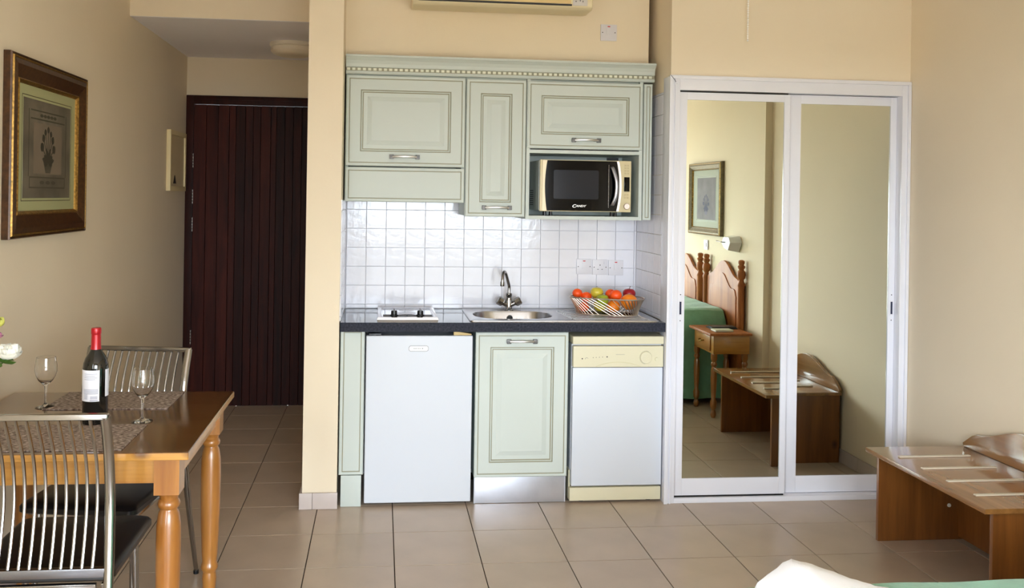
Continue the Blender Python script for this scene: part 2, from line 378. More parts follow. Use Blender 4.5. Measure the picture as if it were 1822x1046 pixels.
tiled(wp, YC + 0.02, YB, 0.916, 1.515, YB - 0.108 * 5, 0.938, lambda u, v: ((NL, u, v), (0, 0, PI / 2)))

# ---- entrance door
dr = thing('door_1', 'dark mahogany plank entrance door at the end of the hall', 'door', ((DX0 + DX1) / 2, YD, 0)); dr['kind'] = 'structure'
bm = bmesh.new()
box(bm, DX0 - 0.024, DX0 + 0.030, YD - 0.022, YD + 0.06, 0, DZ + 0.018); box(bm, DX0 + 0.030, DX1 + 0.05, YD - 0.022, YD + 0.06, DZ - 0.045, DZ + 0.018)
box(bm, DX0 + 0.030, DX1 + 0.05, YD - 0.030, YD - 0.022, DZ - 0.012, DZ + 0.012)
obj('door_frame', bm, M_DOORF, dr, bev=0.004)
edges = [-1.351, -1.262, -1.178, -1.1, -1.053, -0.985, -0.93, -0.877, -0.805, -0.765, -0.704, -0.644, -0.583, -0.51, -0.44]
ZT = DZ - 0.0482
for x0, x1 in zip(edges, edges[1:]):
    w = x1 - x0
    bm = B(-w / 2 + 0.0012, w / 2 - 0.0012, -0.012 - random.uniform(0, 0.004), 0.012, 0.0008, ZT)
    bmesh.ops.bevel(bm, geom=[e for e in bm.edges if abs(e.verts[0].co.z - e.verts[1].co.z) > 1], offset=0.0015, segments=1, affect='EDGES')
    bmesh.ops.recalc_face_normals(bm, faces=bm.faces)
    me = bpy.data.meshes.new('plank'); bm.to_mesh(me); bm.free(); me.materials.append(M_DOOR)
    piece('plank', me, dr, ((x0 + x1) / 2, YD + 0.002, 0))
obj('backing_board', B(edges[0] + 0.002, -0.44, YD + 0.0145, YD + 0.030, 0.0008, ZT), M_DOORF, dr)
for z in (1.62, 1.36, 0.86 + 0.30, 0.35):
    bm = bmesh.new()
    for k in range(5): lathe(bm, [(0, 0), (0.005, 0), (0.005, 0.016), (0, 0.016)], (DX0 + 0.029, YD - 0.020, z + 0.10 + k * 0.021), 8)
    obj('gap_light', bm, M_STEEL, dr)  # pale dots put in for daylight leaking through the door gap

# ================================================================== KITCHENETTE
RINGS = [(0.0, 0.004, 0), (0.004, 0.0, 0), (0.015, 0.0, 0), (0.0165, 0.002, 1), (0.0195, 0.002, 1), (0.021, 0.0, 0), (0.074, 0.0, 0), (0.0755, 0.004, 1), (0.0785, 0.004, 1),
         (0.080, 0.001, 0), (0.084, 0.001, 0), (0.0855, 0.005, 1), (0.089, 0.005, 1), (0.091, 0.0045, 0), (0.108, 0.0045, 0), (0.131, -0.002, 0), (0.133, -0.002, 0)]
def raised(x0, x1, z0, z1, yf, th=0.02, rings=RINGS):
    bm = bmesh.new(); loops = []
    def loop(i, d): return [bm.verts.new(p) for p in ((x0 + i, yf + d, z0 + i), (x1 - i, yf + d, z0 + i), (x1 - i, yf + d, z1 - i), (x0 + i, yf + d, z1 - i))]
    back = loop(0, th); prev = back
    bm.faces.new(back[::-1])
    for i, d, m in rings:
        cur = loop(i, d)
        for k in range(4): bm.faces.new((prev[k], prev[(k + 1) % 4], cur[(k + 1) % 4], cur[k])).material_index = m
        prev = cur
    bm.faces.new(prev)
    return bm
FLATR = RINGS[:6]
def handle(parent, xc, z, yf, L=0.155):
    h = L / 2
    for s in (-1, 1):
        bm = B(xc + s * h - (0.022 if s > 0 else 0), xc + s * h + (0.022 if s < 0 else 0), yf - 0.016, yf - 0.0005, z - 0.011, z + 0.011)
        obj('handle_mount', bm, mat('dark_pewter', (92, 90, 88), 0.45, 0.9), parent, bev=0.002)
    obj_h = bmesh.new()
    pts = [(xc - h + 0.016, yf - 0.012, z)] + [(xc - h + 0.016 + (L - 0.032) * t, yf - 0.014 - 0.014 * math.sin(PI * t), z + 0.002 * math.sin(PI * t)) for t in [k / 10 for k in range(11)]] + [(xc + h - 0.016, yf - 0.012, z)]
    tube(obj_h, pts, [0.006] * 2 + [0.0068] * 9 + [0.006] * 2, 8, sx=0.95, sy=0.7)
    return obj('handle', obj_h, mat('satin_nickel', (196, 194, 190), 0.42, 1.0), parent, smooth=True)
GM = [M_GREEN, M_GLAZE]
GUP, GLO = 'sage green wall cabinets', 'sage green base units'
CB = 4.60  # carcass front of wall cabinets
def carcass(x0, x1, y0, y1, z0, z1, t=0.016, top=True):
    bm = bmesh.new()
    box(bm, x0, x0 + t, y0, y1, z0, z1); box(bm, x1 - t, x1, y0, y1, z0, z1); box(bm, x0 + t, x1 - t, y0, y1, z0, z0 + t)
    if top: box(bm, x0 + t, x1 - t, y0, y1, z1 - t, z1)
    box(bm, x0 + t, x1 - t, y1 - 0.008, y1, z0 + t, z1 - t)
    return bm
UYB = 4.905
c1 = thing('wall_cabinet', 'wide sage green wall cabinet over the hob with a plain panel below its door', 'cabinet', (0.113, CB, 1.505), group=GUP)
obj('carcass', carcass(NL + 0.002, 0.428, YU + 0.021, UYB, 1.512, 2.168), M_GREEN, c1)
d = obj('door', raised(NL + 0.004, 0.4265, 1.690, 2.154, YU), GM, c1); handle(d, 0.116, 1.739, YU)
obj('lower_panel', raised(NL + 0.004, 0.4265, 1.507, 1.684, YU, rings=FLATR), GM, c1)
c2 = thing('wall_cabinet', 'narrow tall sage green wall cabinet in the middle', 'cabinet', (0.59, CB, 1.438), group=GUP)
obj('carcass', carcass(0.430, 0.747, YU + 0.021, UYB, 1.442, 2.168), M_GREEN, c2)
d = obj('door', raised(0.4325, 0.7455, 1.438, 2.152, YU), GM, c2); handle(d, 0.598, 1.485, YU)
c3 = thing('wall_cabinet', 'sage green wall cabinet with an open bay holding the microwave', 'cabinet', (1.08, CB, 1.43), group=GUP)
bm = bmesh.new(); t = 0.018
box(bm, 0.750, 0.750 + t, YU + 0.006, UYB, 1.428, 2.168); box(bm, 1.372 - t, 1.372, YU + 0.006, UYB, 1.428, 2.168)
box(bm, 0.750 + t, 1.372 - t, YU + 0.006, UYB, 1.428, 1.446); box(bm, 0.750 + t, 1.372 - t, YU + 0.006, UYB, 1.774, 1.792)
box(bm, 0.750 + t, 1.372 - t, UYB - 0.01, UYB, 1.446, 1.774); box(bm, 0.750 + t, 1.372 - t, YU + 0.03, UYB, 2.15, 2.168)
obj('carcass', bm, M_GREEN, c3)
d = obj('door', raised(0.7515, 1.370, 1.798, 2.150, YU), GM, c3); handle(d, 1.066, 1.845, YU)
obj('end_strip', raised(1.376, 1.421, 1.430, 2.150, YU, rings=[(0, 0.003, 0), (0.003, 0, 0), (0.012, 0, 0), (0.0135, 0.002, 1), (0.016, 0.002, 1), (0.0175, 0, 0)]), GM, c3)
co = thing('cabinet_cornice', 'sage green cornice with a dentil band along the tops of the wall cabinets', 'cornice', (0.61, YU, 2.165))
prof = [(YU + 0.045, 2.160), (YU - 0.004, 2.160), (YU - 0.010, 2.168), (YU - 0.010, 2.174), (YU - 0.003, 2.175), (YU - 0.003, 2.193), (YU - 0.010, 2.194), (YU - 0.012, 2.200),
        (YU - 0.014, 2.212), (YU - 0.022, 2.228), (YU - 0.034, 2.240), (YU - 0.040, 2.244), (YU - 0.040, 2.254), (YU + 0.045, 2.254)]
bm = bmesh.new(); prism(bm, prof, 'x', NL + 0.001, 1.428); obj('moulding', bm, M_GREEN, co)
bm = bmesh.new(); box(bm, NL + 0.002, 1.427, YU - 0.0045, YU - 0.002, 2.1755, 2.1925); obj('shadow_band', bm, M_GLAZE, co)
bm = bmesh.new()
n = 60
for k in range(n):
    x = NL + 0.006 + k * (1.428 - NL - 0.010) / n
    box(bm, x, x + 0.0155, YU - 0.0095, YU - 0.004, 2.178, 2.190)
o = obj('dentil_band', bm, mat('dentil_cream', (222, 224, 206), 0.5), co); o['kind'] = 'stuff'

# base units
f1 = thing('filler_panel', 'narrow sage green filler panel between pillar and fridge', 'panel', (-0.13, YF, 0))
obj('panel', raised(NL + 0.001, -0.070, 0.158, 0.880, YF, rings=FLATR), GM, f1)
obj('foot_board', B(NL + 0.012, -0.078, YF + 0.003, YF + 0.018, 0.001, 0.155), M_GREEN, f1, bev=0.001)
c4 = thing('base_cabinet', 'sage green base cabinet under the sink with a raised panel door', 'cabinet', (0.72, YF, 0), group=GLO)
obj('carcass', carcass(0.484, 0.952, YF + 0.021, 4.90, 0.13, 0.866, top=False), M_GREENIN, c4)
d = obj('door', raised(0.482, 0.954, 0.134, 0.862, YF), GM, c4); handle(d, 0.715, 0.817, YF)
bm = B(0.490, 0.946, YF + 0.012, YF + 0.024, 0.002, 0.131); obj('plinth', bm, M_KICK, c4, bev=0.001)
obj('plinth_edge', B(0.484, 0.490, YF + 0.010, YF + 0.026, 0.002, 0.131), M_WHITE2, c4); obj('plinth_edge', B(0.946, 0.950, YF + 0.010, YF + 0.026, 0.002, 0.131), M_WHITE2, c4)

# worktop with cut-out for the sink bowl
BX0, BX1, BY0, BY1 = 0.485, 0.915, 4.475, 4.795
WT0, WT1 = 0.868, 0.914
bm = bmesh.new()
wf = 4.368
for (x0, x1, y0, y1) in ((NL, BX0 - 0.003, wf, YB), (BX1 + 0.003, NR, wf, YB), (BX0 - 0.003, BX1 + 0.003, wf, BY0 - 0.003), (BX0 - 0.003, BX1 + 0.003, BY1 + 0.003, YB)):
    box(bm, x0, x1, y0, y1, WT0, WT1)
bmesh.ops.remove_doubles(bm, verts=bm.verts, dist=1e-5)
wtop = tag(obj('worktop', bm, [M_WORK, mat('worktop_edge', (46, 48, 58), 0.6, spec=0.12, var=(110, 0.5))]), 'dark speckled laminate worktop with a glossy surface', 'worktop')
for p_ in wtop.data.polygons:
    if p_.normal.y < -0.6: p_.material_index = 1   # matt front edge of the laminate

# hob
hb = thing('hob', 'small steel two-knob hob set into the worktop', 'hob', (0.14, 4.66, WT1))
bm = bmesh.new()
x0, x1, y0, y1 = -0.012, 0.296, 4.452, 4.868
def lp(i, z): return [bm.verts.new(p) for p in ((x0 + i, y0 + i, z), (x1 - i, y0 + i, z), (x1 - i, y1 - i, z), (x0 + i, y1 - i, z))]
Ls = [lp(0, WT1 + 0.001), lp(0.003, WT1 + 0.013), lp(0.012, WT1 + 0.016), lp(0.020, WT1 + 0.014), lp(0.026, WT1 + 0.009)]
for p, q in zip(Ls, Ls[1:]):
    for i in range(4): bm.faces.new((p[i], p[(i + 1) % 4], q[(i + 1) % 4], q[i]))
bm.faces.new(Ls[-1]); bm.faces.new(Ls[0][::-1]); obj('plate', bm, mat('polished_steel', (225, 226, 230), 0.06, 1.0), hb, smooth=True)
obj('control_strip', B(x0 + 0.030, x1 - 0.026, 4.480, 4.575, WT1 + 0.0092, WT1 + 0.0125), mat('hob_grey', (74, 70, 68), 0.5, spec=0.2), hb, bev=0.001)
for kx in (0.074, 0.207):
    bm = bmesh.new(); lathe(bm, [(0, 0), (0.021, 0), (0.021, 0.006), (0.016, 0.010), (0.015, 0.026), (0.012, 0.029), (0, 0.029)], (kx, 4.512, WT1 + 0.0125), 20)
    box(bm, kx - 0.0035, kx + 0.0035, 4.492, 4.532, WT1 + 0.036, WT1 + 0.050)
    obj('knob', bm, M_BLACK, hb, smooth=True)
bm = bmesh.new(); lathe(bm, [(0, 0), (0.004, 0), (0.004, 0.004), (0, 0.005)], (0.140, 4.512, WT1 + 0.0125), 10); obj('pilot_lamp', bm, M_BLACK, hb)
for cy_, r in ((4.655, 0.052), (4.780, 0.044)):
    bm = bmesh.new(); lathe(bm, [(0, 0), (r, 0), (r - 0.002, 0.0012), (0, 0.0012)], (0.142, cy_, WT1 + 0.0091), 28); obj('hotplate', bm, mat('hotplate_grey', (200, 200, 204), 0.12, 1.0), hb, smooth=True)

# sink
sk_ = thing('kitchen_sink', 'stainless steel inset sink with bowl and ribbed drainer', 'sink', (0.94, 4.64, WT1))
SX0, SX1, SY0, SY1 = 0.452, 1.432, 4.400, 4.868
bm = bmesh.new()
def rr(x0, x1, y0, y1, r, z, n=6):
    out = []
    for cx_, cy_, a in ((x1 - r, y0 + r, -PI / 2), (x1 - r, y1 - r, 0), (x0 + r, y1 - r, PI / 2), (x0 + r, y0 + r, PI)):
        for k in range(n + 1): out.append((cx_ + r * math.cos(a + PI / 2 * k / n), cy_ + r * math.sin(a + PI / 2 * k / n), z))
    return out
def ringmesh(bm, loops):
    V = [[bm.verts.new(p) for p in l] for l in loops]; n = len(V[0])
    for a, b in zip(V, V[1:]):
        for i in range(n): bm.faces.new((a[i], a[(i + 1) % n], b[(i + 1) % n], b[i]))
    return V
zt = WT1 + 0.007
V = ringmesh(bm, [rr(SX0, SX1, SY0, SY1, 0.02, WT1 + 0.0005), rr(SX0 + 0.001, SX1 - 0.001, SY0 + 0.001, SY1 - 0.001, 0.02, zt - 0.002), rr(SX0 + 0.006, SX1 - 0.006, SY0 + 0.006, SY1 - 0.006, 0.018, zt), rr(SX0 + 0.012, SX1 - 0.012, SY0 + 0.012, SY1 - 0.012, 0.015, zt - 0.003)])
W = ringmesh(bm, [rr(BX0 + 0.006, BX1 - 0.006, BY0 + 0.004, BY1 - 0.004, 0.135, zt - 0.003), rr(BX0 + 0.010, BX1 - 0.010, BY0 + 0.008, BY1 - 0.008, 0.13, zt - 0.012), rr(BX0 + 0.016, BX1 - 0.016, BY0 + 0.014, BY1 - 0.014, 0.125, 0.85), rr(BX0 + 0.03, BX1 - 0.03, BY0 + 0.028, BY1 - 0.028, 0.11, 0.79), rr(BX0 + 0.07, BX1 - 0.07, BY0 + 0.065, BY1 - 0.065, 0.08, 0.772)])
bm.faces.new(W[-1])
n = len(V[-1])
for i in range(n): bm.faces.new((V[-1][i], V[-1][(i + 1) % n], W[0][(i + 1) % n], W[0][i]))
obj('basin', bm, M_STEEL, sk_, smooth=True)
for k in range(9):
    y = 4.448 + k * 0.042
    bm = bmesh.new(); tube(bm, [(0.965 + 0.004 * (8 - k), y, zt - 0.002), (0.99, y, zt + 0.0012), (1.36, y, zt + 0.0012), (1.385, y, zt - 0.002)], 0.0042, 6, sx=0.6)
    obj('drainer_rib', bm, M_STEEL, sk_, smooth=True)
bm = bmesh.new(); lathe(bm, [(0.030, 0), (0.026, 0.004), (0.018, 0.002), (0, 0.0005)], (0.70, 4.635, 0.773), 20); obj('drain', bm, M_CHROME, sk_, smooth=True)
bm = bmesh.new(); lathe(bm, [(0.016, -0.002), (0.014, 0.003), (0, 0.004)], (0, 0, 0), 16)
bmesh.ops.rotate(bm, verts=bm.verts, matrix=Matrix.Rotation(PI / 2, 3, 'X')); bmesh.ops.translate(bm, verts=bm.verts, vec=(0.708, 4.770, 0.882)); obj('overflow', bm, M_BLACK, sk_)

# mixer tap
tp = thing('mixer_tap', 'chrome mixer tap with two faceted handles and a swan neck spout', 'tap', (0.708, 4.822, zt))
bm = bmesh.new(); lathe(bm, [(0, 0), (0.027, 0), (0.027, 0.006), (0.019, 0.012), (0.019, 0.05), (0.016, 0.062), (0.015, 0.075), (0.0175, 0.08), (0.0175, 0.092), (0.013, 0.096), (0, 0.096)], (0.708, 4.822, zt - 0.003), 20)
for s in (-1, 1): tube(bm, [(0.708, 4.822, zt + 0.022), (0.708 + s * 0.036, 4.814, zt + 0.040)], 0.013, 12)
obj('body', bm, M_CHROME, tp, smooth=True)
bm = bmesh.new()
pts = smoothpath([(0.708, 4.822, zt + 0.09), (0.708, 4.822, zt + 0.128), (0.700, 4.808, zt + 0.155), (0.684, 4.775, zt + 0.197), (0.672, 4.752, zt + 0.214), (0.662, 4.730, zt + 0.208), (0.657, 4.716, zt + 0.185), (0.655, 4.712, zt + 0.160)], 5)
tube(bm, pts, 0.0085, 12); lathe(bm, [(0, 0), (0.0115, 0), (0.0125, 0.004), (0.0115, 0.024), (0, 0.024)], (0.655, 4.712, zt + 0.140), 14)
obj('spout', bm, M_CHROME, tp, smooth=True)
for s in (-1, 1):
    bm = bmesh.new(); p0 = Vector((0.708 + s * 0.030, 4.816, zt + 0.037)); dv = Vector((s * 0.040, -0.008, 0.022)).normalized()
    tube(bm, [p0 + dv * q for q in (0, 0.006, 0.010, 0.034, 0.040)], [0.012, 0.020, 0.0235, 0.0235, 0.018], 8)
    obj('tap_handle', bm, M_CHROME, tp)

# sockets above the sink, switch up on the wall
def plate(name, label, cat, x0, x1, z0, z1, y, kind, group=None):
    t = thing(name, label, cat, ((x0 + x1) / 2, y, z0), group=group)
    obj('cover', B(x0, x1, y - 0.009, y - 0.0005, z0, z1), M_PLATE, t, bev=0.0025)
    xc, zc = (x0 + x1) / 2, (z0 + z1) / 2; yy = y - 0.0095
    for s in (-1, 1):
        bm = bmesh.new(); lathe(bm, [(0, 0), (0.0028, 0), (0.0028, 0.001), (0, 0.001)], (0, 0, 0), 10); bmesh.ops.rotate(bm, verts=bm.verts, matrix=Matrix.Rotation(PI / 2, 3, 'X')); bmesh.ops.translate(bm, verts=bm.verts, vec=(xc + s * 0.034, yy + 0.0005, zc)); obj('screw', bm, M_DARKDOT, t)
    if kind == 'switch':
        obj('rocker', B(xc - 0.012, xc + 0.012, yy - 0.003, yy + 0.0005, zc - 0.012, zc + 0.020), M_PLATE, t, bev=0.001)
        obj('neon', B(xc - 0.007, xc + 0.007, yy - 0.001, yy + 0.0004, z1 - 0.014, z1 - 0.009), M_RED, t)
    else:
        for dx, dz, w, h in ((0, 0.012, 0.004, 0.007), (-0.012, -0.012, 0.007, 0.003), (0.012, -0.012, 0.007, 0.003)):
            obj('socket_hole', B(xc + dx - w / 2, xc + dx + w / 2, yy - 0.0004, yy + 0.0005, zc + dz - h / 2, zc + dz + h / 2), M_DARKDOT, t)
        obj('rocker', B(xc + 0.022, xc + 0.032, yy - 0.003, yy + 0.0005, z1 - 0.026, z1 - 0.010), M_PLATE, t, bev=0.001)
    return t
SG = 'white plates on the splashback'
plate('wall_switch', 'white switch plate with red neon, further from the wardrobe', 'switch', 1.104, 1.190, 1.112, 1.198, YB, 'switch', SG)
plate('power_socket', 'white three-pin socket between the two switch plates', 'socket', 1.196, 1.282, 1.109, 1.195, YB, 'socket', SG)
plate('wall_switch', 'white switch plate with red neon, next to the tiled corner', 'switch', 1.288, 1.374, 1.106, 1.192, YB, 'switch', SG)
plate('wall_switch', 'white isolator switch high on the wall beside the air conditioner', 'switch', 1.150, 1.238, 2.383, 2.470, 4.625, 'switch')

# fridge
fr = thing('fridge', 'white under-counter fridge with a plain flat door', 'fridge', (0.2, YF, 0))
obj('body', B(-0.058, 0.460, YF + 0.05, 4.89, 0.02, 0.836), M_WHITE2, fr, bev=0.004)
d = obj('door', B(-0.063, 0.466, YF - 0.006, YF + 0.045, 0.018, 0.846), M_WHITE, fr, bev=0.008, seg=3)
bm = bmesh.new(); yb = YF - 0.006
pts2 = rr(0.150, 0.242, 0.771, 0.794, 0.009, 0, 4)
prism(bm, [(p[0], p[1]) for p in pts2], 'y', yb - 0.0025, yb + 0.0005); bd = obj('badge', bm, mat('badge_white', (250, 250, 250), 0.2), d)
bm = bmesh.new()
pr = [(p[0], p[1]) for p in rr(0.148, 0.244, 0.769, 0.796, 0.010, 0, 4)]
tube(bm, [(p[0], yb - 0.0005, p[1]) for p in pr], 0.0011, 6, closed=True); obj('badge_rim', bm, M_PEWTER, d)
bm = bmesh.new()
for x, w in ((0.171, 0.004), (0.177, 0.003), (0.182, 0.004), (0.190, 0.003), (0.196, 0.004), (0.203, 0.003), (0.212, 0.006)): box(bm, x, x + w, yb - 0.0031, yb - 0.002, 0.7805, 0.7855)
obj('badge_print', bm, M_GREY, d)
bm = bmesh.new(); box(bm, -0.050, 0.010, YF + 0.002, YF + 0.035, 0.848, 0.855); obj('hinge_plate', bm, M_BLACK, fr, bev=0.001)
for x in (-0.02, 0.42):
    bm = bmesh.new(); lathe(bm, [(0, 0.0005), (0.018, 0.0005), (0.016, 0.021), (0, 0.021)], (x, YF + 0.09, 0), 12); obj('foot', bm, M_BLACK, fr)
bm = bmesh.new(); prism(bm, [(0.372, 0.8465), (0.460, 0.8465), (0.460, 0.852), (0.372, 0.866)], 'y', YF + 0.012, YF + 0.050)
tag(obj('wood_strip', bm, wood('raw_wood', (226, 200, 142), (196, 164, 104), 'X', rough=0.6, coat=0, knots=False)), 'small pale wooden strip lying on top of the fridge', 'wood strip')

# dishwasher
dw = thing('dishwasher', 'slim white dishwasher with cream control panel and plinth', 'dishwasher', (1.21, YF, 0))
dx0, dx1, dy = 0.968, 1.446, YF - 0.008
obj('body', B(dx0 + 0.006, dx1 - 0.004, YF + 0.02, 4.89, 0.095, 0.80), M_WHITE2, dw)
obj('top_board', B(dx0 + 0.006, dx1, dy - 0.004, 4.89, 0.803, 0.843), M_CREAM, dw, bev=0.005, seg=3)
d = obj('door', B(dx0 + 0.008, dx1 - 0.004, dy, YF + 0.02, 0.086, 0.684), M_WHITE, dw, bev=0.004)
p = obj('control_panel', B(dx0 + 0.008, dx1 - 0.002, dy - 0.006, YF + 0.02, 0.687, 0.794), M_CREAM, dw, bev=0.006, seg=3)
obj('plinth', B(dx0, dx1 - 0.006, dy - 0.002, YF + 0.02, 0.012, 0.078), M_CREAM, dw, bev=0.005)
obj('side_skirt', B(dx0, dx0 + 0.008, YF + 0.02, 4.80, 0.012, 0.16), M_CREAM, dw)
yp = dy - 0.006
bm = bmesh.new(); lathe(bm, [(0, 0), (0.031, 0), (0.031, 0.003), (0.029, 0.006), (0, 0.007)], (0, 0, 0), 28); bmesh.ops.rotate(bm, verts=bm.verts, matrix=Matrix.Rotation(PI / 2, 3, 'X')); bmesh.ops.translate(bm, verts=bm.verts, vec=(1.352, yp, 0.736)); obj('program_knob', bm, M_CREAM, p, smooth=True)
bm = bmesh.new(); tube(bm, [(1.352 + 0.0335 * math.cos(a), yp - 0.0005, 0.736 + 0.0335 * math.sin(a)) for a in [PI * 0.35 + k * PI * 0.11 for k in range(11)]], 0.0009, 5); obj('dial_marks', bm, M_LGREY, p)
bm = bmesh.new(); lathe(bm, [(0, 0), (0.010, 0), (0.009, 0.004), (0, 0.004)], (0, 0, 0), 16); bmesh.ops.rotate(bm, verts=bm.verts, matrix=Matrix.Rotation(PI / 2, 3, 'X')); bmesh.ops.translate(bm, verts=bm.verts, vec=(1.408, yp, 0.727)); obj('start_button', bm, M_CREAM, p, smooth=True)
for x, z, r in ((1.022, 0.731, 0.0034), (1.078, 0.736, 0.0018), (1.094, 0.737, 0.0018), (1.110, 0.738, 0.0018), (1.126, 0.739, 0.0018), (1.150, 0.740, 0.0034)):
    bm = bmesh.new(); lathe(bm, [(0, 0), (r, 0), (r, 0.0012), (0, 0.0012)], (0, 0, 0), 10); bmesh.ops.rotate(bm, verts=bm.verts, matrix=Matrix.Rotation(PI / 2, 3, 'X')); bmesh.ops.translate(bm, verts=bm.verts, vec=(x, yp + 0.0004, z)); obj('indicator', bm, M_DARKDOT, p)
bm = bmesh.new(); tube(bm, [(1.045 + 0.008 * math.cos(a), yp - 0.0003, 0.727 + 0.009 * math.sin(a)) for a in [0.5 + k * 0.25 for k in range(11)]], 0.0008, 5); obj('button_mark', bm, M_GREY, p)
bm = bmesh.new()
for k in range(10): box(bm, 1.196 + k * 0.0046, 1.199 + k * 0.0046, yp - 0.0004, yp + 0.0005, 0.750, 0.7535)
obj('panel_print', bm, M_LGREY, p)
bm = bmesh.new(); tube(bm, [(1.208 + 0.115 * t, yp - 0.0002, 0.691 + 0.022 * (1 - t * t)) for t in [k / 8 - 1 for k in range(17)]], 0.0013, 6); obj('grip_recess', bm, mat('cream_shade', (206, 198, 158), 0.5), p)
for x in (1.035, 1.385):
    bm = bmesh.new(); lathe(bm, [(0, 0.0005), (0.014, 0.0005), (0.012, 0.013), (0, 0.013)], (x, YF + 0.03, 0), 12); obj('foot', bm, M_BLACK, dw)

# microwave
mw = thing('microwave', 'black and champagne microwave oven in the open cabinet bay', 'microwave', (1.07, 4.70, 1.4465))
mx0, mx1, mz0, mz1, my = 0.828, 1.318, 1.470, 1.742, 4.575
obj('case', B(mx0 - 0.004, mx1 - 0.004, my + 0.022, 4.875, mz0 + 0.004, mz1 - 0.002), mat('silver_case', (170, 178, 176), 0.4), mw, bev=0.006)
obj('front_frame', B(mx0, mx1, my + 0.004, my + 0.024, mz0, mz1), M_GOLDPL, mw, bev=0.004)
# bowed black door
zc, zh = (mz0 + mz1) / 2, (mz1 - mz0) / 2
def bow(z, k): return k * (1 - ((z - zc) / zh) ** 2)
zs = [mz0 + 0.004 + (mz1 - mz0 - 0.008) * k / 14 for k in range(15)]
left = [(mx0 + 0.038 - bow(z, 0.012), z) for z in zs]; right = [(mx0 + 0.408 + bow(z, 0.016), z) for z in zs]
bm = bmesh.new(); prism(bm, left + right[::-1], 'y', my - 0.004, my + 0.0035); d = obj('door', bm, M_GLOSSBLK, mw)
bm = bmesh.new(); prism(bm, [(p_[0], p_[1]) for p_ in rr(0.899, 1.140, mz0 + 0.066, mz1 - 0.054, 0.008, 0, 3)], 'y', my - 0.005, my - 0.0035); obj('window', bm, M_DARKGLASS, d)
bm = bmesh.new(); prism(bm, [(right[k][0] + 0.0005, right[k][1]) for k in range(15)] + [(right[k][0] + 0.013, right[k][1]) for k in range(14, -1, -1)], 'y', my - 0.003, my + 0.0035); obj('silver_trim', bm, mat('silver_plastic', (226, 222, 226), 0.25, 0.6), mw)
bm = bmesh.new(); prism(bm, [(left[k][0] - 0.0005, left[k][1]) for k in range(15)] + [(mx0 + 0.012, z) for z in zs[::-1]], 'y', my - 0.001, my + 0.0035); obj('gold_trim', bm, mat('champagne_metal', (222, 206, 172), 0.35, 0.1), mw)
bm = bmesh.new(); tube(bm, [(1.194, my - 0.0045, zs[1]), (1.194, my - 0.0045, zs[13])], 0.0008, 6); obj('door_line', bm, M_STEEL, d)
bm = bmesh.new(); pts = smoothpath([(1.212, my - 0.004, mz1 - 0.036), (1.2135, my - 0.020, mz1 - 0.045), (1.228, my - 0.034, zc + 0.035), (1.2305, my - 0.036, zc - 0.01), (1.226, my - 0.033, zc - 0.055), (1.214, my - 0.020, mz0 + 0.042), (1.212, my - 0.004, mz0 + 0.034)], 5)
tube(bm, pts, 0.010, 10, sx=0.55, sy=0.95, ref=(0, -1, 0)); obj('handle', bm, mat('satin_silver', (172, 172, 178), 0.3, 0.9), d, smooth=True)
obj('display', B(1.279, 1.308, my - 0.001, my + 0.0035, 1.580, 1.656), M_GLOSSBLK, mw, bev=0.0008)
for r_ in range(4):
    for c_ in range(2): obj('button', B(1.281 + c_ * 0.014, 1.291 + c_ * 0.014, my + 0.002, my + 0.0036, 1.671 + r_ * 0.014, 1.680 + r_ * 0.014), mat('button_tan', (196, 180, 140), 0.45), mw)
for r_ in range(2):
    for c_ in range(2): obj('button', B(1.281 + c_ * 0.014, 1.291 + c_ * 0.014, my + 0.002, my + 0.0036, 1.542 + r_ * 0.016, 1.552 + r_ * 0.016), MATS['button_tan'], mw)
bm = bmesh.new(); lathe(bm, [(0, 0), (0.0165, 0), (0.0165, 0.006), (0.014, 0.010), (0, 0.010)], (0, 0, 0), 24); bmesh.ops.rotate(bm, verts=bm.verts, matrix=Matrix.Rotation(PI / 2, 3, 'X')); bmesh.ops.translate(bm, verts=bm.verts, vec=(1.294, my + 0.0035, 1.501)); obj('dial', bm, mat('dial_silver', (196, 186, 190), 0.2, 0.8), mw, smooth=True)
bm = text_mesh('C', 0.0225, 0.25, 0.0004, 0.0006); b2 = text_mesh('ANDY', 0.0145, 0.25, 0.0004, 0.0006)
bmesh.ops.translate(b2, verts=b2.verts, vec=(0.0165, 0.003, 0)); tmp = bpy.data.meshes.new('lettering'); b2.to_mesh(tmp); b2.free(); bm.from_mesh(tmp); bpy.data.meshes.remove(tmp)
for v in bm.verts: v.co.x *= 1.28
bmesh.ops.rotate(bm, verts=bm.verts, matrix=Matrix.Rotation(PI / 2, 3, 'X')); bmesh.ops.translate(bm, verts=bm.verts, vec=(0.998, my - 0.0044, 1.492))
obj('logo', bm, mat('logo_white', (245, 245, 245), 0.4), d)
for k in range(8): obj('vent_slot', B(mx0 - 0.0048, mx0 - 0.003, 4.76, 4.86, 1.50 + k * 0.011, 1.505 + k * 0.011), M_DARKDOT, mw)
for x in (0.862, 0.895, 1.225, 1.245):
    bm = bmesh.new(); lathe(bm, [(0, 0), (0.010, 0), (0.009, 0.027), (0, 0.027)], (x, my + 0.05, 1.4465), 10); obj('foot', bm, M_BLACK, mw)
o = obj('cable_grommet', B(1.265, 1.330, UYB - 0.020, UYB - 0.0105, 1.735, 1.772), M_BLACK, bpy.data.objects[c3.name])

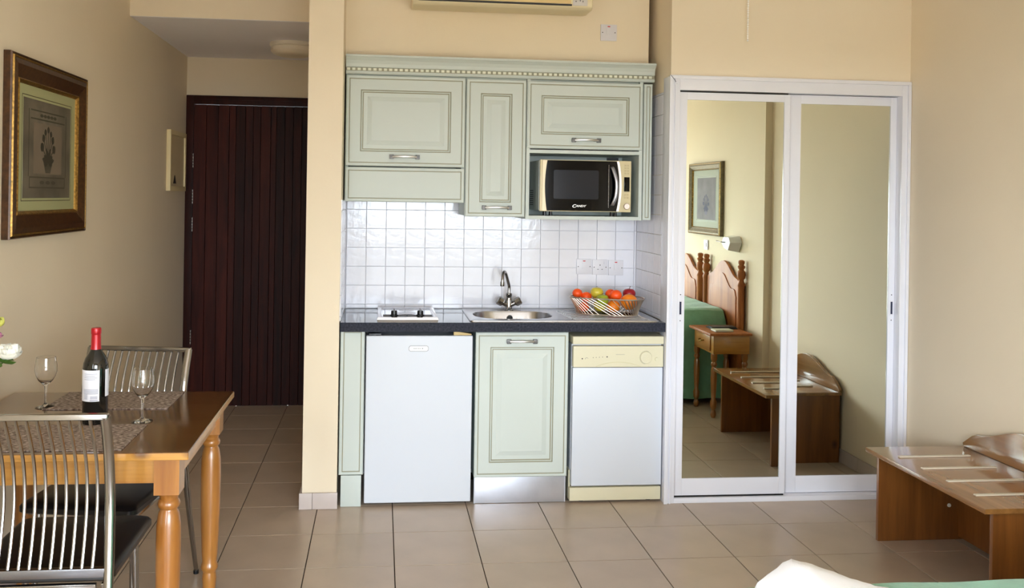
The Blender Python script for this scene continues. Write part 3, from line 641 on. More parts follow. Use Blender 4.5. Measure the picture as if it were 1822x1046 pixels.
# basket of fruit
bk_loc = (1.208, 4.625, zt + 0.0025); bk_rot = -0.36
bk = thing('fruit_basket', 'silver wire fruit basket standing on the drainer', 'basket', bk_loc, bk_rot)
def oval(a, b, z, n=40, e=0.62):
    out = []
    for k in range(n):
        t = 2 * PI * k / n; c, s = math.cos(t), math.sin(t)
        out.append(Vector((a * math.copysign(abs(c) ** e, c), b * math.copysign(abs(s) ** e, s), z)))
    return out
M_SILVER = mat('silver_wire', (208, 196, 182), 0.3, 1.0)
RA, RB, BA, BB, HT = 0.196, 0.104, 0.160, 0.078, 0.090
bm = bmesh.new(); tube(bm, oval(RA, RB, HT), 0.0038, 8, closed=True); obj('rim', bm, M_SILVER, bk, local=True, smooth=True)
bm = bmesh.new(); tube(bm, oval(BA, BB, 0.004), 0.0034, 8, closed=True); obj('base_ring', bm, M_SILVER, bk, local=True, smooth=True)
top, botm = oval(RA, RB, HT, 46), oval(BA, BB, 0.004, 46)
for k in range(0, 46):
    j = (k + 4) % 46
    bm = bmesh.new(); mid = (top[k] + botm[j]) / 2 + Vector((0, 0, 0.002)); mid.x *= 1.01; mid.y *= 1.02
    tube(bm, [botm[j], mid, top[k]], 0.0042, 6, sx=0.45, sy=1.0); obj('wire', bm, M_SILVER, bk, local=True, smooth=True)
for k in range(7):
    y = -0.06 + k * 0.02; xx = BA * (1 - abs(y / 0.085) ** 3.2)
    bm = bmesh.new(); tube(bm, [(-xx, y, 0.004), (xx, y, 0.004)], 0.0019, 5); obj('base_wire', bm, M_CHROME, bk, local=True, smooth=True)
M_MAND = mat('mandarin_skin', (244, 84, 20), 0.42, var=(20, 0.06), bump=(260, 0.25, 0.001)); M_ORANGE = mat('orange_skin', (246, 136, 28), 0.42, var=(14, 0.06), bump=(240, 0.3, 0.001))
M_YAPPLE = mat('yellow_apple_skin', (206, 186, 60), 0.35, var=(10, 0.12)); M_GAPPLE = mat('green_apple_skin', (158, 170, 48), 0.35, var=(10, 0.1)); M_RAPPLE = mat('red_apple_skin', (150, 18, 28), 0.28, var=(10, 0.2))
M_STEM = mat('brown_stem', (70, 48, 28), 0.7)
crt, srt = math.cos(bk_rot), math.sin(bk_rot)
FG = 'fruit in the wire basket'
def fruit(name, label, cat, lx, ly, z, r, m, squash=0.93, dent=False, stem=False):
    x = bk_loc[0] + crt * lx - srt * ly; y = bk_loc[1] + srt * lx + crt * ly; zz = bk_loc[2] + z
    t = thing(name, label, cat, (x, y, zz - r * squash), random.uniform(0, 6), FG)
    if dent: prof = [(0, 0.10), (0.22, 0.02), (0.5, 0.06), (0.85, 0.45), (0.99, 0.95), (0.96, 1.30), (0.74, 1.66), (0.42, 1.80), (0.18, 1.72), (0, 1.52)]
    else: prof = [(0, 0)] + [(math.sin(PI * i / 10), 1 - math.cos(PI * i / 10)) for i in range(1, 10)] + [(0, 1.97)]
    P = smoothpath([(a, b, 0) for a, b in prof], 2)
    bm = bmesh.new(); pp = [(max(p_.x, 0) * r, p_.y * r * squash) for p_ in P]; pp[0] = (0, pp[0][1]); pp[-1] = (0, pp[-1][1])
    lathe(bm, pp, (0, 0, 0), 22); obj('skin', bm, m, t, local=True, smooth=True)
    if stem:
        bm = bmesh.new(); tube(bm, [(0, 0, 1.5 * r * squash), (0.002, 0, 1.9 * r * squash), (0.006, 0.002, 2.25 * r * squash)], [0.0016, 0.0013, 0.0018], 6); obj('stem', bm, M_STEM, t, local=True)
    else:
        bm = bmesh.new(); lathe(bm, [(0, 0), (0.0035, 0), (0.0025, 0.002), (0, 0.002)], (0, 0, 1.955 * r * squash), 6); obj('stem', bm, M_STEM if dent else M_GAPPLE, t, local=True)
    return t
fruit('mandarin', 'small red-orange mandarin at the raised end of the basket', 'mandarin', -0.160, 0.010, 0.104, 0.0270, M_MAND)
fruit('mandarin', 'orange mandarin low beside the yellow apple', 'mandarin', -0.112, 0.015, 0.086, 0.029, M_MAND)
fruit('apple', 'yellow apple with brown freckles, topmost in the basket', 'apple', -0.056, 0.020, 0.112, 0.0345, M_YAPPLE, dent=True)
fruit('apple', 'green apple below the yellow apple', 'apple', -0.020, -0.028, 0.080, 0.034, M_GAPPLE, dent=True)
fruit('mandarin', 'red-orange mandarin next to the yellow apple, behind the rim', 'mandarin', 0.016, 0.035, 0.104, 0.0290, M_MAND)
fruit('mandarin', 'bright orange mandarin resting on the middle of the rim', 'mandarin', 0.050, -0.024, 0.106, 0.0310, M_MAND)
fruit('apple', 'dark red apple with a short stem', 'apple', 0.112, 0.058, 0.108, 0.0350, M_RAPPLE, dent=True, stem=True)
fruit('orange', 'large yellow-orange orange at the lower end of the basket', 'orange', 0.118, -0.016, 0.072, 0.045, M_ORANGE)
fruit('orange', 'orange half hidden under the bright mandarin', 'orange', 0.034, 0.022, 0.041, 0.036, M_ORANGE)
fruit('apple', 'yellow-green apple low in the middle of the basket', 'apple', -0.038, 0.030, 0.043, 0.036, M_YAPPLE, dent=True)
fruit('mandarin', 'orange mandarin at the bottom of the raised end', 'mandarin', -0.120, -0.012, 0.035, 0.028, M_MAND)

# air conditioner
ac = thing('air_conditioner', 'cream wall-mounted air conditioner above the cabinets', 'air conditioner', (0.6, 4.625, 2.50))
ax0, ax1, az0, az1, ay = 0.140, 1.055, 2.498, 2.79, 4.400
prof = [(4.623, az0 + 0.012), (4.55, az0), (4.43, az0), (ay + 0.006, az0 + 0.012), (ay, az0 + 0.030), (ay, az1 - 0.05), (ay + 0.03, az1 - 0.01), (ay + 0.06, az1), (4.623, az1)]
M_AC = mat('aircon_cream', (226, 212, 176), 0.45)
bm = bmesh.new(); prism(bm, prof, 'x', ax0, ax1); obj('casing', bm, M_AC, ac, bev=0.012, seg=3)
obj('flap', B(ax0 + 0.04, ax1 - 0.115, ay - 0.004, ay + 0.002, az0 + 0.026, az0 + 0.085), mat('aircon_flap', (224, 196, 138), 0.4), ac, bev=0.002)
obj('slot', B(ax0 + 0.03, ax1 - 0.110, ay - 0.002, ay + 0.010, az0 + 0.016, az0 + 0.024), M_DARKDOT, ac)
dp = obj('display', B(ax1 - 0.105, ax1 - 0.03, ay - 0.003, ay + 0.004, az0 + 0.018, az0 + 0.085), mat('aircon_grey', (205, 200, 196), 0.4), ac, bev=0.001)
for x, z in ((0.0, 0.036), (0.010, 0.050), (0.022, 0.040), (0.036, 0.036), (0.036, 0.046), (0.036, 0.056), (0.036, 0.066)):
    obj('indicator', B(ax1 - 0.092 + x, ax1 - 0.087 + x, ay - 0.0038, ay - 0.0025, az0 + z, az0 + z + 0.005), M_DARKDOT, dp)

# ================================================================== WARDROBE
wd = thing('mirror_wardrobe', 'white framed wardrobe front with two mirrored sliding doors', 'wardrobe', (2.09, YW, 0))
bm = bmesh.new()
WZ = 2.168
for (x0, x1, z0, z1) in ((NR - 0.002, NR + 0.050, 0.0, WZ), (RW - 0.046, RW - 0.002, 0.0, WZ), (NR + 0.050, RW - 0.046, 2.098, WZ), (NR + 0.050, RW - 0.046, 0.0, 0.026)):
    box(bm, x0, x1, YW + 0.004, YW + 0.11, z0 + 0.0005, z1)
obj('outer_frame', bm, M_ALU, wd, bev=0.002)
bm = bmesh.new()
box(bm, NR - 0.006, NR + 0.012, YW - 0.006, YW + 0.004, 0.0005, WZ + 0.004); box(bm, NR + 0.012, RW - 0.003, YW - 0.006, YW + 0.004, WZ - 0.014, WZ + 0.004)
box(bm, NR + 0.022, NR + 0.030, YW - 0.003, YW + 0.004, 0.0005, WZ - 0.014); box(bm, RW - 0.018, RW - 0.003, YW - 0.006, YW + 0.004, 0.0005, WZ - 0.014)
obj('frame_moulding', bm, M_ALU, wd, bev=0.0015)
bm = bmesh.new(); tube(bm, [(NR - 0.003, YW - 0.0068, WZ + 0.002), (NR + 0.018, YW - 0.0068, WZ - 0.022), (NR + 0.032, YW + 0.0025, WZ - 0.040)], 0.0014, 5); obj('mitre_gap', bm, M_DARKDOT, wd)
obj('top_track_gap', B(NR + 0.051, 2.085, YW + 0.03, YW + 0.07, 2.092, 2.0975), M_BLACK, wd)
obj('bottom_track_gap', B(NR + 0.051, 2.085, YW + 0.020, YW + 0.07, 0.0265, 0.0335), M_BLACK, wd)
obj('inner_back', B(NR + 0.052, RW - 0.048, YW + 0.095, YW + 0.108, 0.027, 2.097), M_DARKDOT, wd)
def sliding(x0, x1, z0, z1, y, l, r, b, t, lockx, label):
    d = None
    bm = bmesh.new()
    box(bm, x0, x0 + l, y, y + 0.026, z0, z1); box(bm, x1 - r, x1, y, y + 0.026, z0, z1); box(bm, x0 + l, x1 - r, y, y + 0.026, z0, z0 + b); box(bm, x0 + l, x1 - r, y, y + 0.026, z1 - t, z1)
    d = obj('sliding_door', bm, M_ALU, wd, bev=0.0015)
    obj('mirror', B(x0 + l - 0.002, x1 - r + 0.002, y + 0.006, y + 0.012, z0 + b - 0.002, z1 - t + 0.002), M_MIRROR, d)
    lk = obj('pull_recess', B(lockx - 0.009, lockx + 0.009, y - 0.0015, y + 0.001, 0.950, 1.030), mat('lock_white', (214, 214, 220), 0.3), d)
    obj('pull_hole', B(lockx - 0.005, lockx + 0.005, y - 0.0022, y - 0.001, 0.957, 1.022), mat('lock_dark', (28, 32, 62), 0.3), d)
    for z in (0.925, 1.058):
        bm = bmesh.new(); lathe(bm, [(0, 0), (0.003, 0), (0.003, 0.001), (0, 0.001)], (0, 0, 0), 8); bmesh.ops.rotate(bm, verts=bm.verts, matrix=Matrix.Rotation(PI / 2, 3, 'X')); bmesh.ops.translate(bm, verts=bm.verts, vec=(lockx, y + 0.0003, z)); obj('screw', bm, M_DARKDOT, d)
    return d
d1 = sliding(1.502, 2.092, 0.034, 2.090, YW + 0.022, 0.043, 0.030, 0.086, 0.038, 1.524, '')
d2 = sliding(2.082, 2.693, 0.028, 2.096, YW + 0.052, 0.084, 0.034, 0.086, 0.046, 2.678, '')
for z in (0.045, 0.065, 0.105): obj('door_stop', B(2.0925, 2.0995, YW + 0.048, YW + 0.0515, z, z + 0.012), M_DARKDOT, wd)
# bead chain
bm = bmesh.new()
for k in range(42): uvsphere(bm, (1.845, 4.338, 2.358 + k * 0.0118), 0.0052, 0.0052, 0.0054, 8, 5)
tube(bm, [(1.845, 4.338, 2.356), (1.845, 4.338, CEIL - 0.001)], 0.0008, 5)
tag(obj('bead_chain', bm, mat('bead_white', (250, 248, 244), 0.3), smooth=True), 'white bead pull chain hanging above the wardrobe', 'chain')

# ================================================================== HALL
lm = thing('ceiling_lamp', 'round cream flush lamp on the hall ceiling', 'lamp', (-0.585, 5.84, HC))
bm = bmesh.new(); lathe(bm, [(0, 0), (0.150, 0), (0.150, -0.016), (0.140, -0.024), (0, -0.024)], (-0.585, 5.84, HC - 0.0005), 40); obj('base', bm, mat('lamp_base', (232, 222, 204), 0.4), lm, smooth=True)
bm = bmesh.new(); lathe(bm, [(0.132, -0.022), (0.142, -0.030), (0.142, -0.052), (0.128, -0.068), (0.090, -0.080), (0.04, -0.085), (0, -0.086)], (-0.585, 5.84, HC), 40); obj('diffuser', bm, mat('opal_plastic', (238, 226, 204), 0.3), lm, smooth=True)
fb = thing('fuse_box', 'flat cream fuse box cover on the side wall beside the entrance door', 'fuse box', (LW, 6.17, 1.545))
bm = bmesh.new(); fy0, fy1, fz0, fz1, fx = 5.965, 6.43, 1.548, 1.952, LW
for (y0, y1, z0, z1) in ((fy0, fy0 + 0.03, fz0, fz1), (fy1 - 0.03, fy1, fz0, fz1), (fy0 + 0.03, fy1 - 0.03, fz0, fz0 + 0.032), (fy0 + 0.03, fy1 - 0.03, fz1 - 0.03, fz1)): box(bm, fx + 0.0005, fx + 0.028, y0, y1, z0, z1)
M_FUSE = mat('fuse_cream', (232, 214, 166), 0.45); obj('frame', bm, M_FUSE, fb, bev=0.002)
d = obj('cover', B(fx + 0.0005, fx + 0.018, fy0 + 0.031, fy1 - 0.031, fz0 + 0.033, fz1 - 0.031), mat('fuse_door', (214, 196, 158), 0.5), fb)
bm = bmesh.new(); prism(bm, [(fy0 + 0.12, fz0 + 0.050), (fy0 + 0.20, fz0 + 0.050), (fy0 + 0.16, fz0 + 0.105)], 'x', fx + 0.0175, fx + 0.021); obj('latch', bm, M_BLACK, d)

# ================================================================== PICTURES
def flat_shape(bm, pts, axis_x, sgn, off, mi=0):
    vs = [bm.verts.new((axis_x + sgn * off, y, z)) for y, z in pts]; f = bm.faces.new(vs); f.material_index = mi
def leaf_pts(y, z, ang, L, w, n=7):
    out = []
    for side in (1, -1):
        for k in range(n + 1):
            t = k / n if side > 0 else 1 - k / n
            u = t * L; s = side * w * math.sin(PI * t) ** 0.8
            out.append((y + u * math.cos(ang) - s * math.sin(ang), z + u * math.sin(ang) + s * math.cos(ang)))
    return out[:n + 1] + out[n + 2:-1]
def picture(name, label, X, sgn, y0, y1, z0, z1, fw_, mats, inner, dark):
    """sgn = +1 faces +x; frame profile stands off wall X"""
    t = thing(name, label, 'picture', (X, (y0 + y1) / 2, z0))
    S = lambda d: X + sgn * d
    def fr_ring(i0, i1, d0, d1, nm, m, base=0.001):
        bm = bmesh.new()
        def L(i, d): return [bm.verts.new((S(d), a, b)) for a, b in ((y0 + i, z0 + i), (y1 - i, z0 + i), (y1 - i, z1 - i), (y0 + i, z1 - i))]
        rings = [L(i0, base), L(i0, d0), L(i0 + (i1 - i0) * 0.3, max(d0, d1) + 0.004), L(i1 - (i1 - i0) * 0.2, d1 + 0.002), L(i1, d1 - 0.003), L(i1, base)]
        for p_, q_ in zip(rings, rings[1:]):
            for k in range(4): bm.faces.new((p_[k], p_[(k + 1) % 4], q_[(k + 1) % 4], q_[k]))
        return obj(nm, bm, m, t)
    fr_ring(0, fw_ * 0.10, 0.026, 0.028, 'frame', mats[0]); fr_ring(fw_ * 0.10, fw_ * 0.20, 0.030, 0.032, 'outer_bead', mats[1]); fr_ring(fw_ * 0.20, fw_ * 0.84, 0.034, 0.022, 'frame', mats[0]); fr_ring(fw_ * 0.84, fw_, 0.020, 0.014, 'inner_bead', mats[1])
    i = fw_
    bm = bmesh.new(); x_a, x_b = sorted((S(0.002), S(0.010))); box(bm, x_a, x_b, y0 + i, y1 - i, z0 + i, z1 - i); mt_ = obj('mount', bm, mats[2], t)
    a0, a1, b0, b1 = y0 + inner[0], y1 - inner[0], z0 + inner[1], z1 - inner[1]
    bm = bmesh.new(); g = 0.012
    for (p0, p1, q0, q1) in ((a0 - g, a1 + g, b0 - g, b0 - g + 0.003), (a0 - g, a1 + g, b1 + g - 0.003, b1 + g), (a0 - g, a0 - g + 0.003, b0 - g, b1 + g), (a1 + g - 0.003, a1 + g, b0 - g, b1 + g)): x_a, x_b = sorted((S(0.0098), S(0.0106))); box(bm, x_a, x_b, p0, p1, q0, q1)
    obj('mount_line', bm, mats[4], t)
    bm = bmesh.new(); x_a, x_b = sorted((S(0.009), S(0.0110))); box(bm, x_a, x_b, a0, a1, b0, b1); pr_ = obj('print', bm, mats[3], t)
    # printed motif: panel border and a flower vase
    bm = bmesh.new(); w, h = a1 - a0, b1 - b0; yc = (a0 + a1) / 2
    if dark:
        for (p0, p1, q0, q1) in ((.14, .86, .80, .815), (.14, .86, .885, .90), (.10, .115, .22, .9), (.885, .90, .22, .9), (.12, .88, .10, .115), (.12, .88, .205, .22), (.12, .135, .10, .22), (.865, .88, .10, .22)): flat_shape(bm, [(a0 + w * p0, b0 + h * q0), (a0 + w * p1, b0 + h * q0), (a0 + w * p1, b0 + h * q1), (a0 + w * p0, b0 + h * q1)], X, sgn, 0.0112)
        for k in (-2, -1, 0, 1, 2): flat_shape(bm, [(yc + k * w * .07 + w * .035 * math.cos(q * PI / 5), b0 + h * .85 + h * .018 * math.sin(q * PI / 5)) for q in range(10)], X, sgn, 0.0112)
        for k in (-1, 0, 1): flat_shape(bm, [(yc + k * w * .12 + w * .05 * math.cos(q * PI / 5), b0 + h * .16 + h * .02 * math.sin(q * PI / 5)) for q in range(10)], X, sgn, 0.0112)
    zb = b0 + h * (.26 if dark else .12)
    if dark: flat_shape(bm, [(a0 + w * .20, b0 + h * .25), (a0 + w * .80, b0 + h * .25), (a0 + w * .80, b0 + h * .77), (a0 + w * .20, b0 + h * .77)], X, sgn, 0.01115, 2)
    flat_shape(bm, [(yc - w * .05, zb), (yc + w * .05, zb), (yc + w * .10, zb + h * .12), (yc - w * .10, zb + h * .12)], X, sgn, 0.0113, 0)
    zz = zb + h * .115; off = 0.01135
    for ang, L_, fl_ in ((1.57, .33, .030), (1.33, .30, .028), (1.82, .31, .030), (1.08, .25, .036), (2.06, .26, .036), (0.72, .19, .040), (2.40, .20, .042)):
        e0, e1 = yc + h * L_ * math.cos(ang), zz + h * L_ * math.sin(ang); nx_, nz_ = -math.sin(ang) * w * .006, math.cos(ang) * w * .006
        flat_shape(bm, [(yc + nx_, zz + nz_), (yc - nx_, zz - nz_), (e0 - nx_, e1 - nz_), (e0 + nx_, e1 + nz_)], X, sgn, off, 1); off += 0.00004
        flat_shape(bm, leaf_pts(e0 - h * .03 * math.cos(ang), e1 - h * .03 * math.sin(ang), ang, h * fl_ * 2.6, w * fl_ * 0.9), X, sgn, off, 1); off += 0.00004
    for ang, L_ in ((0.15, .17), (2.95, .17), (-0.25, .12), (3.4, .12), (0.5, .14), (2.62, .14), (1.2, .16), (1.95, .16)):
        flat_shape(bm, leaf_pts(yc, zz, ang, h * L_, w * .024), X, sgn, off, 1); off += 0.00004
    obj('printed_motif', bm, mats[5:8], t)
    return t
M_FRB = mat('frame_brown', (70, 43, 22), 0.3, 0.2, var=(60, 0.45), coat=0.3); M_FRG = mat('frame_gold', (150, 116, 58), 0.32, 0.8, var=(90, 0.5))
picture('framed_picture', 'botanical print in a brown and gold frame on the wall by the table', LW, 1, 3.445, 4.298, 1.352, 2.060, 0.105,
        [M_FRB, M_FRG, mat('mount_green', (176, 178, 132), 0.35, coat=0.5), mat('print_grey', (104, 98, 84), 0.4, var=(7, 0.35), coat=0.5), mat('mount_line', (78, 66, 44), 0.5),
         mat('motif_mid', (74, 70, 58), 0.5, coat=0.4), mat('motif_dark', (52, 50, 40), 0.5, coat=0.4), mat('motif_pale', (122, 110, 94), 0.5, coat=0.4)], (0.165, 0.155), True)
picture('framed_picture', 'small pale flower print in a gilt frame over the bed, seen in the mirror', RWB, -1, 1.30, 2.02, 1.255, 1.852, 0.062,
        [mat('frame_bronze', (110, 98, 74), 0.45, 0.4, var=(60, 0.25)), M_FRG, mat('mount_pale', (186, 190, 180), 0.85, spec=0.05), mat('print_lilac', (146, 143, 150), 0.85, spec=0.05, var=(6, 0.15)), mat('mount_line_grey', (112, 116, 104), 0.5),
         mat('motif_lilac', (140, 138, 156), 0.85, spec=0.05), mat('motif_slate', (112, 114, 134), 0.85, spec=0.05), mat('motif_white', (206, 204, 210), 0.85, spec=0.05)], (0.155, 0.125), False)

# ================================================================== DINING TABLE AND CHAIRS
tb = thing('dining_table', 'varnished pine dining table with turned legs', 'table', (-0.975, 3.13, 0))
tx0, tx1, ty0, ty1, tz = -1.392, -0.564, 2.722, 3.556, 0.760
tt = obj('table_top', B(tx0, tx1, ty0, ty1, tz - 0.024, tz), [M_TOP, M_PINE_X], tb, bev=0.005, seg=3)
for p_ in tt.data.polygons:
    if p_.normal.z < 0.6: p_.material_index = 1   # same pine; light falling on the edge is put into the colour
lx0, lx1, ly0, ly1 = tx0 + 0.075, tx1 - 0.072, ty0 + 0.078, ty1 - 0.075
for nm, a in (('apron', (lx0 + 0.036, lx1 - 0.036, ly0 - 0.022, ly0, 0.652, tz - 0.025)), ('apron', (lx0 + 0.036, lx1 - 0.036, ly1, ly1 + 0.022, 0.652, tz - 0.025))): obj(nm, B(*a), M_PINE_X, tb)
for a in ((lx0 - 0.022, lx0, ly0 + 0.036, ly1 - 0.036, 0.652, tz - 0.025), (lx1, lx1 + 0.022, ly0 + 0.036, ly1 - 0.036, 0.652, tz - 0.025)): obj('apron', B(*a), M_PINE_Y, tb)
LEG = [(0, 0.0005), (0.020, 0.0005), (0.024, 0.02), (0.027, 0.06), (0.024, 0.085), (0.030, 0.095), (0.033, 0.105), (0.030, 0.115), (0.027, 0.125), (0.030, 0.16), (0.034, 0.25), (0.0365, 0.36), (0.0375, 0.46), (0.036, 0.52), (0.031, 0.555),
       (0.027, 0.563), (0.026, 0.568), (0.031, 0.573), (0.034, 0.583), (0.031, 0.593), (0.027, 0.598), (0.028, 0.606), (0.033, 0.613), (0.036, 0.618), (0, 0.618)]
for x in (lx0, lx1):
    for y in (ly0, ly1):
        bm = bmesh.new(); lathe(bm, LEG, (x, y, 0), 24); box(bm, x - 0.0375, x + 0.0375, y - 0.0375, y + 0.0375, 0.6185, tz - 0.0245)
        obj('leg', bm, M_PINE_Z, tb, smooth=True)

ch = thing('dining_chair', 'chrome spindle-back chair with black seat, back turned to the camera', 'chair', (-0.955, 2.555, 0), 0.0, 'chrome dining chairs')
for s in (-1, 1):
    bm = bmesh.new(); path = smoothpath([(s * 0.226, -0.045, 0.012), (s * 0.214, -0.006, 0.22), (s * 0.205, 0.030, 0.42), (s * 0.199, 0.055, 0.58), (s * 0.197, 0.060, 0.68), (s * 0.197, 0.040, 0.80), (s * 0.198, 0.0, 0.912)], 5)
    tube(bm, path, [0.0085 + 0.0065 * min(1, k / 12) for k in range(len(path))], 12, sx=1.0, sy=0.82); obj('leg', bm, M_CHROME, ch, local=True, smooth=True)
    bm = bmesh.new(); lathe(bm, [(0, 0.0005), (0.011, 0.0005), (0.011, 0.014), (0, 0.016)], (s * 0.226, -0.045, 0), 12); obj('foot_cap', bm, M_BLACK, ch, local=True)
    bm = bmesh.new(); path = smoothpath([(s * 0.178, 0.450, 0.012), (s * 0.174, 0.440, 0.20), (s * 0.170, 0.430, 0.408)], 5)
    tube(bm, path, [0.0085 + 0.004 * k / (len(path) - 1) for k in range(len(path))], 12); obj('leg', bm, M_CHROME, ch, local=True, smooth=True)
    bm = bmesh.new(); lathe(bm, [(0, 0.0005), (0.011, 0.0005), (0.011, 0.014), (0, 0.016)], (s * 0.178, 0.450, 0), 12); obj('foot_cap', bm, M_BLACK, ch, local=True)
    obj('side_rail', B(s * 0.186 - 0.008, s * 0.186 + 0.008, 0.05, 0.46, 0.404, 0.4235), M_CHROME, ch, local=True, bev=0.003)
bm = B(-0.207, 0.207, -0.010, 0.010, 0.902, 0.920); obj('top_rail', bm, M_CHROME, ch, local=True, bev=0.005, seg=3)
obj('back_rail', B(-0.195, 0.195, 0.030, 0.050, 0.448, 0.474), mat('rail_steel', (140, 142, 150), 0.25, 1.0), ch, local=True, bev=0.004)
for k in range(12):
    x = -0.157 + k * 0.314 / 11
    bm = bmesh.new(); tube(bm, smoothpath([(x, 0.040, 0.472), (x, 0.062, 0.55), (x, 0.078, 0.66), (x, 0.060, 0.78), (x, 0.0, 0.905)], 5), 0.0052, 8); obj('spindle', bm, M_CHROME, ch, local=True, smooth=True)
bm = bmesh.new(); Vs = ringmesh(bm, [rr(-0.203, 0.203, 0.066, 0.505, 0.03, 0.424), rr(-0.209, 0.209, 0.060, 0.511, 0.03, 0.430), rr(-0.209, 0.209, 0.060, 0.511, 0.03, 0.445), rr(-0.203, 0.203, 0.065, 0.505, 0.03, 0.453), rr(-0.188, 0.188, 0.08, 0.49, 0.03, 0.460), rr(-0.10, 0.10, 0.16, 0.40, 0.03, 0.463)])
bm.faces.new(Vs[-1]); bm.faces.new(Vs[0][::-1]); obj('seat', bm, M_LEATHER, ch, local=True, smooth=True)
bm = bmesh.new(); box(bm, -0.165, 0.165, 0.045, 0.061, 0.404, 0.4235); box(bm, -0.165, 0.165, 0.424, 0.440, 0.404, 0.4235); obj('cross_rail', bm, M_CHROME, ch, local=True, bev=0.003)
ch2 = copy_tree(ch); ch2.location = (-0.952, 3.655, 0); ch2.rotation_euler = (0, 0, PI - 0.15)
ch2['label'] = 'chrome spindle-back chair behind the bottle, facing across the table'

def placemat(label, x0, x1, y0, y1, sk=0.0):
    bm = bmesh.new(); box(bm, x0, x1, y0, y1, tz + 0.0006, tz + 0.0032)
    m = MATS.get('woven_mat')
    if not m:
        m = mat('woven_mat', (122, 102, 88), 0.75); nt = m.node_tree; b = nt.nodes['Principled BSDF']
        tc = nt.nodes.new('ShaderNodeTexCoord'); n1 = nt.nodes.new('ShaderNodeTexNoise'); n1.inputs['Scale'].default_value = 1.0; n1.inputs['Detail'].default_value = 2
        mp = nt.nodes.new('ShaderNodeMapping'); mp.inputs['Scale'].default_value = (70, 260, 1); nt.links.new(tc.outputs['Object'], mp.inputs['Vector']); nt.links.new(mp.outputs['Vector'], n1.inputs['Vector'])
        cr = nt.nodes.new('ShaderNodeValToRGB'); cr.color_ramp.elements[0].position = 0.42; cr.color_ramp.elements[1].position = 0.66
        cr.color_ramp.elements[0].color = srgb(84, 66, 54); cr.color_ramp.elements[1].color = srgb(206, 190, 178)
        nt.links.new(n1.outputs['Fac'], cr.inputs['Fac']); nt.links.new(cr.outputs['Color'], b.inputs['Base Color'])
        bp = nt.nodes.new('ShaderNodeBump'); bp.inputs['Strength'].default_value = 0.6; bp.inputs['Distance'].default_value = 0.002; nt.links.new(n1.outputs['Fac'], bp.inputs['Height']); nt.links.new(bp.outputs['Normal'], b.inputs['Normal'])
    return tag(obj('placemat', bm, m), label, 'placemat', 'woven placemats on the table')
placemat('brown woven placemat in front of the wine bottle', -1.215, -0.766, 2.750, 3.050)
placemat('brown woven placemat behind the wine bottle', -1.185, -0.752, 3.268, 3.545)

# wine bottle
bt = thing('wine_bottle', 'dark red wine bottle with red capsule on the table', 'bottle', (-0.944, 3.075, tz))
M_BOT = mat('dark_bottle_glass', (8, 9, 8), 0.05, coat=0.5)
bprof = [(0, 0.004), (0.034, 0.0005), (0.0385, 0.003), (0.0405, 0.012), (0.0408, 0.19), (0.039, 0.205), (0.033, 0.222), (0.023, 0.238), (0.0165, 0.250), (0.0148, 0.262), (0.0142, 0.30), (0.0152, 0.306), (0.0152, 0.318), (0, 0.318)]
bm = bmesh.new(); lathe(bm, bprof, bt.location, 40); obj('glass_body', bm, M_BOT, bt, smooth=True)
bm = bmesh.new(); lathe(bm, [(0.0172, 0.250), (0.0158, 0.262), (0.0152, 0.298), (0.0152, 0.300), (0.0164, 0.302), (0.0164, 0.317), (0.0150, 0.3215), (0, 0.322)], bt.location, 32); obj('capsule', bm, mat('red_foil', (178, 14, 30), 0.3, 0.3, coat=0.3), bt, smooth=True)
va = math.atan2(-bt.location.y, -bt.location.x)   # towards the window side of the room
def wrap(bm, a0, a1, z0, z1, r, n=20, mi=0):
    vs = [[bm.verts.new((bt.location.x + r * math.cos(a0 + (a1 - a0) * k / n), bt.location.y + r * math.sin(a0 + (a1 - a0) * k / n), tz + z)) for k in range(n + 1)] for z in (z0, z1)]
    for k in range(n): bm.faces.new((vs[0][k], vs[0][k + 1], vs[1][k + 1], vs[1][k])).material_index = mi
M_LAB = mat('white_label', (232, 234, 244), 0.6)
bm = bmesh.new(); wrap(bm, va - 1.75, va + 0.30, 0.082, 0.185, 0.0413, 24); lb = obj('back_label', bm, M_LAB, bt, smooth=True)
bm = bmesh.new(); wrap(bm, va + 0.80, va + 2.9, 0.095, 0.185, 0.0413, 24); obj('front_label', bm, M_LAB, bt, smooth=True)
bm = bmesh.new()
for k in range(4): wrap(bm, va - 0.95, va + 0.12 - 0.15 * (k % 2), 0.172 - k * 0.006, 0.1735 - k * 0.006, 0.0416, 8)
for k in range(5): wrap(bm, va - 1.0, va + 0.20, 0.121 - k * 0.0035, 0.1225 - k * 0.0035, 0.0416, 8)
for k in range(12): wrap(bm, va - 0.38 + k * 0.045, va - 0.38 + k * 0.045 + (0.016, 0.028)[k % 2], 0.090, 0.100, 0.0416, 1)
wrap(bm, va - 0.42, va + 0.2, 0.0845, 0.087, 0.0416, 8)
for k in range(5): wrap(bm, va - 0.95, va - 0.62, 0.090 + k * 0.0035, 0.0915 + k * 0.0035, 0.0416, 3)
obj('label_print', bm, mat('label_ink', (150, 156, 176), 0.6), lb)

